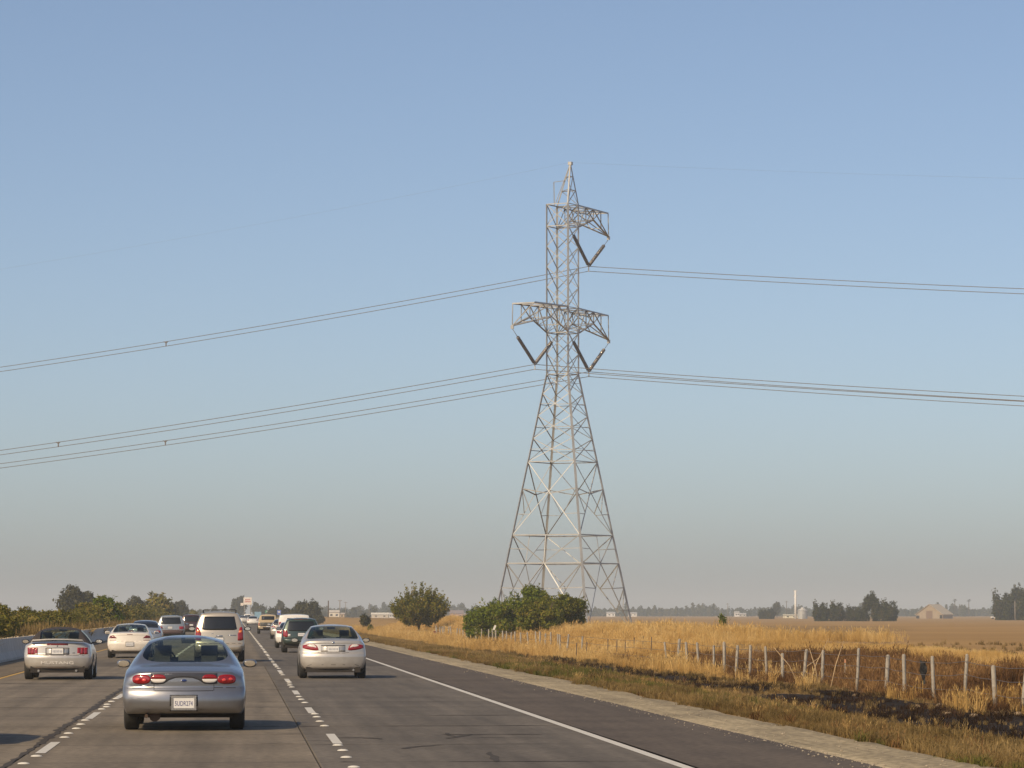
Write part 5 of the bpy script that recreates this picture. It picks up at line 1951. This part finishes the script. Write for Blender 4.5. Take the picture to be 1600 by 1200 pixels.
vgreen = [tuft('green_tuft', 24, 1.0, .30, .06, .9, 240 + i, BM['green']) for i in range(3)]
brown = [tuft('scorched_tuft', 20, 1.0, .35, .035, 1.5, 260 + i, BM['brown'], .1) for i in range(6)]
char = [tuft('charred_tuft', 14, 1.0, .35, .04, 1.6, 280 + i, BM['char']) for i in range(4)]


def gold_p(X, Y):
    a = sm(13.2, 14.8, X - 2.6 * (1 - sm(175, 215, Y)) + 1.6 * (fnoise(X, Y, 5, 8) - .5))
    k_ = a * (1 - burn_black(X, Y)) * (1 - bank_brown(X, Y)) * (1 - ploughed(X, Y))
    k_ *= 1 - sm(21.5, 22.5, X) * (1 - sm(160, 182, Y))
    pxr = X / Y * F + 368 + 30 * (fnoise(X, Y, 6, 30) - .5)
    k_ *= 1 - sm(1165, 1190, pxr) * sm(222, 240, Y + 20 * (fnoise(X, Y, 9, 31) - .5))
    k_ *= 1 - sm(27, 31, X) * (.15 + .85 * sm(.35, .6, fnoise(X, Y, 12, 32))) * sm(230, 330, Y)
    k_ *= sm(105, 150, Y + 12 * (fnoise(X, Y, 7, 9) - .5)) * (.35 + .65 * sm(.25, .55, fnoise(X, Y, 9, 10)))
    return k_


X, Y, r_ = pts(60000, 13.2, 30, 105, 480, gold_p, 301, 1.15)
scatter('golden_grass', X, Y, (.24 + .55 * r_**2 * (.4 + fnoise(X, Y, 5, 11))) * (.65 + .7 * fnoise(X, Y, 3, 33)), gold, 1)
X, Y, r_ = pts(70000, 26, 95, 140, 560, gold_p, 302, 1.2)
scatter('golden_grass', X, Y, (.20 + .50 * r_**2 * (.4 + fnoise(X, Y, 8, 12))) * (.6 + .8 * fnoise(X, Y, 4, 34)) * (1 - .5 * sm(230, 330, Y)), gold, 2)


def crest_p(X, Y):     # straw-coloured fringe along the top of the bank
    return sm(22.6, 23.6, X) * (1 - sm(26.6, 27.4, X)) * (.35 + .65 * fnoise(X, Y, 3, 13))


X, Y, r_ = pts(20000, 22.4, 27.6, 60, 190, crest_p, 303)
scatter('crest_grass', X, Y, .10 + .17 * r_, gold, 3)


def verge_p(X, Y):
    e = 8.72 + 1.0 * (fnoise(X, Y, 1.6, 14) - .45) + .4 * (fnoise(X, Y, .5, 43) - .5)
    return sm(-.12, .18, X - e) * (1 - .93 * burn_black(X, Y)) * (1 - sm(17.5, 18.4, X)) * (.30 + .7 * sm(.2, .6, fnoise(X, Y, 1.6, 15)))


X, Y, r_ = pts(54000, 8.0, 18.4, 38, 190, verge_p, 304, 1.4)
s_ = (.10 + .26 * r_**1.5 * (.3 + 1.2 * fnoise(X, Y, 2.5, 16))) * (.75 + .45 * sm(9, 11, X)) * (1 - .5 * sm(11.0, 12.8, X))
g_ = (fnoise(X, Y, 4, 17) + .3 * (NR.rand(len(X)) - .5)) * (1 - .5 * sm(14, 17, X)) - .10 * sm(110, 80, Y) > .72
scatter('verge_grass', X[~g_], Y[~g_], s_[~g_], verge, 4)
k3 = NR.rand(len(X)) < .022 * sm(9.2, 10.5, X)
scatter('verge_stalks', X[k3], Y[k3], .12 + .2 * NR.rand(k3.sum()), gold, 15)
scatter('green_weeds', X[g_], Y[g_], s_[g_] * 1.05, vgreen, 5)
X, Y, r_ = pts(26000, 8.6, 15.5, 190, 560, verge_p, 305, 1.2)
scatter('verge_grass', X, Y, .14 + .20 * r_, verge, 6)


X, Y, r_ = pts(5200, 8.9, 15, 40, 170, lambda X, Y: sm(.5, .8, fnoise(X, Y * .5, 1.4, 35)) * (1 - burn_black(X, Y)), 310)
scatter('dead_verge_weeds', X, Y, .10 + .22 * r_**2, brown, 14)


def brown_p(X, Y):
    return bank_brown(X, Y) * (.25 + .75 * sm(.25, .55, fnoise(X, Y, 1.6, 18)))


X, Y, r_ = pts(20000, 17.9, 24, 60, 175, brown_p, 306)
scatter('scorched_weeds', X, Y, .18 + .38 * r_**1.6, brown, 7)
X, Y, r_ = pts(9000, 13, 18.6, 60, 200, lambda X, Y: burn_black(X, Y) * sm(.45, .7, fnoise(X, Y, 1.3, 19)), 307)
scatter('charred_weeds', X, Y, .10 + .22 * r_, char, 8)
X, Y, r_ = pts(1900, 17.4, 19.8, 60, 175, lambda X, Y: sm(.55, .75, fnoise(X, Y, 2.4, 20)), 308)
scatter('fence_grass', X, Y, .25 + .45 * r_, gold, 9)
X, Y, r_ = pts(5000, 26, 75, 85, 175, lambda X, Y: ploughed(X, Y) * sm(.62, .8, fnoise(X, Y * .6, 5, 21)), 309)
scatter('field_weeds', X, Y, .10 + .25 * r_, verge, 10)
# dry grass at the hedge foot behind the barrier
r2 = np.random.RandomState(77)
Yv = 125 + 480 * r2.rand(5200)**1.3
Xv = -9.15 - .9 * r2.rand(5200)
hs = (.45 + .5 * r2.rand(5200)) * (.7 + 1.2 * sm(.4, .75, fnoise(Xv, Yv, 6, 41)))
scatter('hedge_foot_grass', Xv, Yv, hs, verge, 11)

def pebble(seed):
    r = random.Random(seed)
    bm = bmesh.new(); bmesh.ops.create_icosphere(bm, subdivisions=1, radius=1.0)
    for v in bm.verts:
        v.co = Vector((v.co.x * r.uniform(.8, 1.3), v.co.y * r.uniform(.8, 1.3), v.co.z * r.uniform(.5, .8)))
    me = bpy.data.meshes.new('pebble'); bm.to_mesh(me); bm.free()
    me.materials.append(M['pebble'])
    return bpy.data.objects.new('pebble', me)


M['pebble'] = simple('pebble_stone', (0.40, 0.34, 0.26), 0.9, noise=.4, nscale=2)
rp = np.random.RandomState(91)
nP = 1500
Yp_ = 38 + 110 * rp.rand(nP)**1.5
Xp_ = np.where(rp.rand(nP) < .55, 7.42 - np.abs(rp.normal(size=nP)) * .22 + .25 * rp.rand(nP), 7.5 + 1.6 * rp.rand(nP))
po = scatter('loose_gravel', Xp_, Yp_, .005 + .014 * rp.rand(nP)**3, [pebble(i) for i in range(4)], 16)
zz_ = np.where(Xp_ < 7.42, .006, np.where(Xp_ < 8.6, -.004, terrain_z(Xp_, Yp_)))
po.data.vertices.foreach_set('co', np.stack([Xp_, Yp_, zz_], -1).astype(np.float32).ravel())

# ------------------------------------------------------------------ fence along the field
fence = empty('wire_fence', (18.6, 60, -.55), 0, 'long wire fence on pale weathered posts running along the burnt bank and past the bushes', 'fence')
post_me = []
for k_ in range(4):
    b = MB()
    w_ = .058 + .006 * k_
    b.tube([(0, 0, -.3), (rng.uniform(-.015, .015), 0, .5), (rng.uniform(-.02, .02), 0, 1.15), (0, 0, 1.19)], [w_ * .85, w_ * .8, w_ * .78, w_ * .5], 7)
    me = b.mesh('post'); me.materials.append(M['post'])
    post_me.append(me)
Yp = 59.9
n_post = 0
tops = []
while Yp < 330:
    if abs(Yp - 107.0) > 1.2 and not 153 < Yp < 188 and rng.random() < (1 if Yp < 150 else .85):
        x = 18.6 + rng.uniform(-.12, .12)
        z = float(terrain_z(x, Yp))
        o = link('post', post_me[n_post % 4], fence)
        o.location = (x - 18.6, Yp - 60, z + .55)
        o.rotation_euler = (rng.uniform(-.07, .07), rng.uniform(-.06, .11), rng.uniform(0, 3))
        s_ = .82 if abs(Yp - 117.9) < 1.9 else rng.uniform(.90, 1.06)
        o.scale = (1, 1, s_)
        tops.append((x - 18.6, Yp - 60, z + .55))
        n_post += 1
    Yp += 3.70
for zz in (.35, .72, 1.05):
    path = []
    for a, b in zip(tops[:-1], tops[1:]):
        path += [Vector(a) + Vector((0, 0, zz)), (Vector(a) + Vector(b)) / 2 + Vector((0, 0, zz - .03))]
    MB().tube(path, .007, 4, False).build('wire', M['wire'], fence)
# dark stakes beyond the fence end
for px in (900, 916, 949, 963, 976, 990, 1004, 1017):
    Y = 176 + rng.uniform(-5, 5); x = at(px, Y)
    o = MB().tube([(0, 0, -.3), (.03, 0, .85 + rng.uniform(-.12, .1))], .022, 6).build('fence_stake', M['postdark'])
    o.location = (x, Y, float(terrain_z(x, Y)))
    tag(o, 'thin dark stake standing in the golden grass right of the bushes', 'stake', 'dark stakes in the golden grass')
# black plastic sheet snagged on the weeds
b = MB()
vs, fs = [], []
for i in range(7):
    for j in range(4):
        vs.append(((j - 1.5) * .055 * (1.4 - i * .12) + .03 * math.sin(i * 1.7 + j), .05 * math.sin(i * 2.3 + j * 1.9), 1.0 - i * .11 + .03 * math.cos(j * 2.1)))
for i in range(6):
    for j in range(3):
        fs.append((i * 4 + j, i * 4 + j + 1, i * 4 + j + 5, i * 4 + j + 4))
b.add(vs, fs, True)
Yb = 98.5
xb = at(1442, Yb)
o = b.build('plastic_bag', simple('black_plastic_sheet', (0.014, 0.013, 0.012), 0.7))
o.location = (xb, Yb, float(terrain_z(xb, Yb)) - .10)
tag(o, 'torn black plastic bag caught on the brown weeds behind the fence', 'bag')
# marker stake with an orange tip
Yb = 118.0; xb = at(1320, Yb)
e = empty('marker_stake', (xb, Yb, float(terrain_z(xb, Yb))), 0, 'short wooden survey stake with an orange tip on the bank', 'stake')
MB().box((0, 0, .12), (.05, .03, .54)).build('stake', M['post'], e)
MB().box((0, 0, .47), (.052, .034, .12)).build('tip', simple('orange_tip', (0.55, 0.27, 0.15), 0.8), e)
# leaning dead stems
for px, Y, an, L_ in ((1262, 112, .35, 1.7), (1250, 113, -.5, 1.5), (1296, 104, .25, 1.5), (1240, 116, .7, 1.4), (1280, 110, -.2, 1.3)):
    x = at(px, Y)
    o = MB().tube([(0, 0, -.1), (math.sin(an) * L_ * .5, 0, math.cos(an) * L_ * .5), (math.sin(an * 1.2) * L_, .1, math.cos(an * 1.2) * L_)], [.022, .017, .008], 5).build('dead_stem', simple('dry_stem', (0.45, 0.32, 0.18), 0.9))
    o.location = (x, Y, float(terrain_z(x, Y)))
    tag(o, 'pale leaning dead weed stem behind the fence on the scorched bank', 'stem', 'dead stems on the bank')
# pale rocks and clods on the burnt strip
for px, py in ((1480, 1118), (1468, 1104), (1590, 1122), (1520, 1120), (1555, 1116), (1337, 1087), (1432, 1104)):
    Y = 2.30 * F / (py - 959); x = at(px, Y)
    bm = bmesh.new(); bmesh.ops.create_icosphere(bm, subdivisions=2, radius=.07)
    for v in bm.verts:
        v.co = Vector((v.co.x * rng.uniform(1.0, 1.5) * 1.3, v.co.y * 1.3, v.co.z * rng.uniform(.6, .9)))
    me = bpy.data.meshes.new('stone'); bm.to_mesh(me); bm.free()
    o = link('stone', me, None, simple('pale_stone', (0.34, 0.25, 0.16), 0.95))
    o.location = (x, Y, float(terrain_z(x, Y)) + .03); o.rotation_euler = (0, 0, rng.uniform(0, 6))
    tag(o, 'pale stone lying on the burnt black verge', 'stone', 'stones on the burnt verge')

# ------------------------------------------------------------------ far buildings, poles and signs
# barn
Y = 1360; x = at(1452, Y)
barn = empty('barn', (x, Y, -.1), rad(-30), 'weathered brown barn with a wide low gable across the field', 'barn')
wood = simple('weathered_boards', (0.33, 0.26, 0.18), 0.9, noise=.3, nscale=1.5)
roofm = simple('rusty_tin_roof', (0.55, 0.46, 0.34), 0.8, noise=.15, nscale=.8)
hw_, he, hr, Lb = 5.4, 1.75, 5.5, 12.5
hx = 2.6
MB().add([(-hw_, 0, 0), (hw_, 0, 0), (hw_, 0, he), (0, 0, hr), (-hw_, 0, he)], [(0, 1, 2, 3, 4)]).build('gable_wall', wood, barn)
MB().add([(-hw_, Lb, 0), (hw_, Lb, 0), (hw_, Lb, he), (0, Lb, hr), (-hw_, Lb, he)], [(4, 3, 2, 1, 0)]).build('gable_wall', wood, barn)
for s_ in (1, -1):
    MB().box((s_ * hw_, Lb / 2, he / 2), (.12, Lb - .1, he)).build('side_wall', simple('pale_boards', (0.45, 0.34, 0.24), 0.9), barn)
    sl = math.atan2(hr - he, hw_)
    l = math.hypot(hr - he, hw_) + .5
    MB().box((s_ * math.cos(sl) * l / 2, Lb / 2, hr + .06 - math.sin(sl) * l / 2), (l, Lb + .8, .10), Matrix.Rotation(s_ * sl, 4, 'Y')).build('roof', roofm, barn)
MB().box((0, -.04, 1.5), (2.6, .08, 3.0)).build('barn_door', simple('barn_door_boards', (0.20, 0.13, 0.085), 0.9), barn)
MB().box((-hw_ + .7, -.04, .6), (1.3, .08, 1.1)).build('opening', M['seam'], barn)
MB().box((hw_ - .6, -.04, .7), (1.0, .08, 1.3)).build('opening', M['seam'], barn)
for k_ in range(14):
    xx = -hw_ + .5 + k_ * .77
    zt_ = he + (hr - he) * (1 - abs(xx) / hw_) - .15
    MB().box((xx, -.015, zt_ / 2), (.07, .03, zt_)).build('batten', wood, barn)

# grain bin
Y = 1300; x = at(1254, Y)
gb = empty('grain_bin', (x, Y, -.1), 0, 'pale corrugated grain bin with a conical roof beside the white pole', 'grain bin')
pr = []
for k_ in range(14):
    pr += [(k_ * .22, 1.85), (k_ * .22 + .11, 1.81)]
MB().lathe(pr, 24, 'z').build('drum', simple('galvanised_sheet', (0.45, 0.45, 0.44), 0.5, .3), gb)
MB().lathe([(3.05, 2.0), (4.15, .3), (4.3, .3), (4.3, 0)], 24, 'z').build('cone_roof', simple('bin_roof', (0.55, 0.53, 0.50), 0.5, .2), gb)
MB().box((0, -1.86, .9), (.8, .06, 1.7)).build('bin_door', simple('bin_door', (0.3, 0.3, 0.3), 0.6), gb)


def pole(px, Y, h, r, label, mat, arms=(), name='utility_pole', cat='pole', group='poles in the distance'):
    x = at(px, Y)
    e = empty(name, (x, Y, min(float(terrain_z(x, Y)), .2)), 0, label, cat, group)
    MB().tube([(0, 0, -.5), (0, 0, h)], [r, r * .8], 8).build('shaft', mat, e)
    for z, w in arms:
        MB().box((0, .12, z), (w, .12, .14)).build('crossarm', mat, e)
        for xx in (-w * .45, w * .45):
            MB().lathe([(0, .06), (.2, .05), (.2, 0)], 8, 'z', (xx, .12, z + .07)).build('insulator', M['insul'], e)
    return e


wp = simple('white_pole', (0.74, 0.72, 0.68), 0.6)
pole(1243, 1250, 10.2, .42, 'thick tall white pole standing beside the grain bin', wp, ((10.05, 1.6), (8.2, 1.5)))
pole(1229, 1700, 8.2, .16, 'thin dark pole left of the thick white pole', M['bark'], ((7.6, 1.6),))
pole(1137, 2000, 8.0, .16, 'thin pole standing before the tree line right of the tower', M['greybark'], ((7.4, 1.8),))
pole(1586, 960, 5.4, .17, 'brown wooden pole in front of the dark trees at the right edge', M['greybark'])
pole(513, 900, 4.9, .18, 'dark pole right of the yellow-green tree', M['bark'])
pole(531, 1200, 6.4, .15, 'pale pole among the far buildings right of the road', M['greybark'], ((6.2, 1.4),))
pole(540, 1500, 7.0, .13, 'second pale pole among the far buildings', M['greybark'], ((6.6, 1.4),))
pole(577, 1500, 6.5, .12, 'thin pole above the long white far roof', M['greybark'])

# far buildings
def house(px, Y, w, h, dpt, label, wallc, roofc, rz=0.0, rh=None, name='farm_building'):
    x = at(px, Y)
    e = empty(name, (x, Y, -.2), rz, label, 'building', 'far buildings')
    wm = simple('far_wall', wallc, .8); rm = simple('far_roof', roofc, .7)
    rh = rh or h * .35
    MB().box((0, dpt / 2, h / 2), (w, dpt, h)).build('walls', wm, e)
    MB().add([(-w / 2 - .3, -.3, h), (w / 2 + .3, -.3, h), (w / 2 + .3, dpt + .3, h), (-w / 2 - .3, dpt + .3, h), (-w / 2 - .3, dpt / 2, h + rh), (w / 2 + .3, dpt / 2, h + rh)],
             [(0, 1, 5, 4), (2, 3, 4, 5), (0, 4, 3), (1, 2, 5), (3, 2, 1, 0)]).build('roof', rm, e)
    n = max(2, int(w / 3))
    for k_ in range(n):
        MB().box((-w / 2 + (k_ + .5) * w / n, -.02, h * .55), (.9, .06, h * .3)).build('window', M['tint'], e)
    return e


house(522, 1500, 4.6, 2.6, 6, 'far white building left of the pale pole', (0.7, 0.64, 0.54), (0.62, 0.56, 0.48))
house(531, 1560, 4.0, 1.8, 5, 'low tan building right of the far white building', (0.55, 0.42, 0.28), (0.5, 0.42, 0.34))
house(594, 1600, 7.5, 1.6, 6, 'long low far building with a bright roof above the sapling', (0.55, 0.50, 0.42), (0.75, 0.70, 0.60), rh=.9)
house(612, 1650, 2.2, 1.8, 4, 'tiny white shed left of the round tree', (0.72, 0.70, 0.66), (0.62, 0.6, 0.58))
house(714, 1500, 5.5, 2.0, 6, 'far pinkish building with a dark roof between the round tree and the bushes', (0.50, 0.34, 0.30), (0.25, 0.20, 0.20), rh=1.5)
house(722, 1560, 3.0, 1.6, 5, 'small pale hut right of the pinkish building', (0.6, 0.56, 0.48), (0.35, 0.3, 0.27))
house(955, 2250, 5.0, 2.4, 6, 'far white house seen through the right tower leg, left one', (0.75, 0.73, 0.70), (0.45, 0.44, 0.43))
house(989, 2250, 5.0, 2.2, 6, 'far white house just right of the right tower foot', (0.75, 0.73, 0.70), (0.45, 0.44, 0.43))
house(1152, 2250, 2.6, 2.6, 5, 'small far white house in the tree line right of the thin pole', (0.75, 0.73, 0.70), (0.5, 0.48, 0.46))
house(1160, 2280, 5.0, 1.8, 5, 'far pale shed right of the small far white house', (0.5, 0.48, 0.45), (0.55, 0.53, 0.5))
house(1236, 1500, 5.5, 1.3, 5, 'low cream shed at the foot of the white pole', (0.7, 0.66, 0.5), (0.6, 0.56, 0.42))

# parked white car far right
x = at(1556, 1250)
e = empty('parked_car', (x, 1250, -.1), rad(90), 'tiny white car parked far off right of the barn', 'car')
b = MB()
b.add([(-.85, -1.9, .3), (.85, -1.9, .3), (.85, 1.9, .3), (-.85, 1.9, .3), (-.85, -1.9, .95), (.85, -1.9, .95), (.85, 1.9, .85), (-.85, 1.9, .85)],
      [(0, 1, 5, 4), (1, 2, 6, 5), (2, 3, 7, 6), (3, 0, 4, 7), (4, 5, 6, 7)])
b.build('body', m_w2, e)
MB().add([(-.78, -1.3, .96), (.78, -1.3, .96), (.78, 1.0, .90), (-.78, 1.0, .90), (-.6, -.8, 1.42), (.6, -.8, 1.42), (.6, .3, 1.42), (-.6, .3, 1.42)],
         [(0, 1, 5, 4), (1, 2, 6, 5), (2, 3, 7, 6), (3, 0, 4, 7), (4, 5, 6, 7)]).build('cabin', M['tint'], e)
for y in (-1.2, 1.2):
    for xx in (-.75, .75):
        MB().lathe([(-.1, 0), (-.1, .31), (.1, .31), (.1, 0)], 14, 'x', (xx, y, .31)).build('tyre', M['tyre'], e)

# large roadside sign beyond the bend
Y = 1400; x = at(385.5, Y)
sg = empty('roadside_sign', (x, Y, -.2), 0, 'big white sign with red lettering on posts among the far trees', 'sign')
red = simple('sign_red', (0.50, 0.09, 0.06), 0.6)
pan = MB().box((.35, 0, 7.0), (3.3, .35, 2.9)).build('panel', simple('sign_white', (0.80, 0.74, 0.68), 0.6), sg)
MB().box((-1.9, 0, 5.7), (1.1, .35, 1.1)).build('side_panel', simple('sign_cream', (0.80, 0.72, 0.64), 0.6), sg)
for r0, n in ((7.55, 5), (6.75, 6)):
    for k_ in range(n):
        MB().box((.35 + (k_ - (n - 1) / 2) * .42, -.19, r0), (.27, .05, .50)).build('letter_block', red, pan)
for xx in (-.9, 1.5):
    MB().tube([(xx, .1, -.5), (xx, .1, 5.6)], .16, 8).build('post', M['greybark'], sg)


def road_sign(px, Y, w, h, zc, col, label, name='road_sign'):
    x = at(px, Y)
    e = empty(name, (x, Y, 0), 0, label, 'sign', 'small road signs beside the far lanes')
    p = MB().box((0, 0, zc), (w, .05, h)).build('panel', simple('sign_face', col, .5), e)
    MB().box((0, -.03, zc + h * .1), (w * .55, .012, h * .28)).build('symbol', wp, p)
    for xx in ((-w * .3, w * .3) if w > 1.2 else (0,)):
        MB().tube([(xx, .06, -.4), (xx, .06, zc + h / 2 + (.8 if w < 1.2 else 0))], .05, 6).build('post', M['greybark'], e)
    return e


road_sign(436, 770, .85, 1.05, 2.05, (0.10, 0.16, 0.45), 'small blue road sign on a post left of the yellow-green tree')
road_sign(419, 1020, 1.7, .85, 2.35, (0.07, 0.26, 0.16), 'small green road sign above the pickup truck')
# white reflector paddle by the bushes
Y = 240; x = at(770, Y)
e = empty('marker_post', (x, Y, float(terrain_z(x, Y))), 0, 'small white tilted marker in front of the bush clump', 'marker')
MB().tube([(0, 0, -.2), (.1, 0, 1.1)], .025, 6).build('stake', M['postdark'], e)
MB().box((.12, 0, 1.35), (.13, .03, .34), Matrix.Rotation(.4, 4, 'Y')).build('paddle', wp, e)
# low rusty box by the round tree
Y = 330; x = at(682, Y)
o = MB().box((0, 0, .32), (.55, .5, .64)).box((0, 0, .66), (.62, .57, .05)).build('utility_box', simple('rusty_box', (0.26, 0.12, 0.07), .8))
o.location = (x, Y, float(terrain_z(x, Y)))
tag(o, 'low rusty-brown box in the golden grass right of the round tree', 'box')

# ------------------------------------------------------------------ air
hz = MB().box((0, 4700, 23.5), (21000, 12600, 53)).build('haze', None)
hm = bpy.data.materials.new('haze_air')
hm.use_nodes = True
nt = hm.node_tree
nt.nodes.clear()
o_ = nt.nodes.new('ShaderNodeOutputMaterial')
pv = nt.nodes.new('ShaderNodeVolumePrincipled')
pv.inputs['Color'].default_value = (0.84, 0.90, 0.96, 1)
pv.inputs['Density'].default_value = HAZE_DENSITY
pv.inputs['Anisotropy'].default_value = -0.12
nt.links.new(pv.outputs[0], o_.inputs['Volume'])
hz.data.materials.append(hm)
tag(hz, kind='stuff')
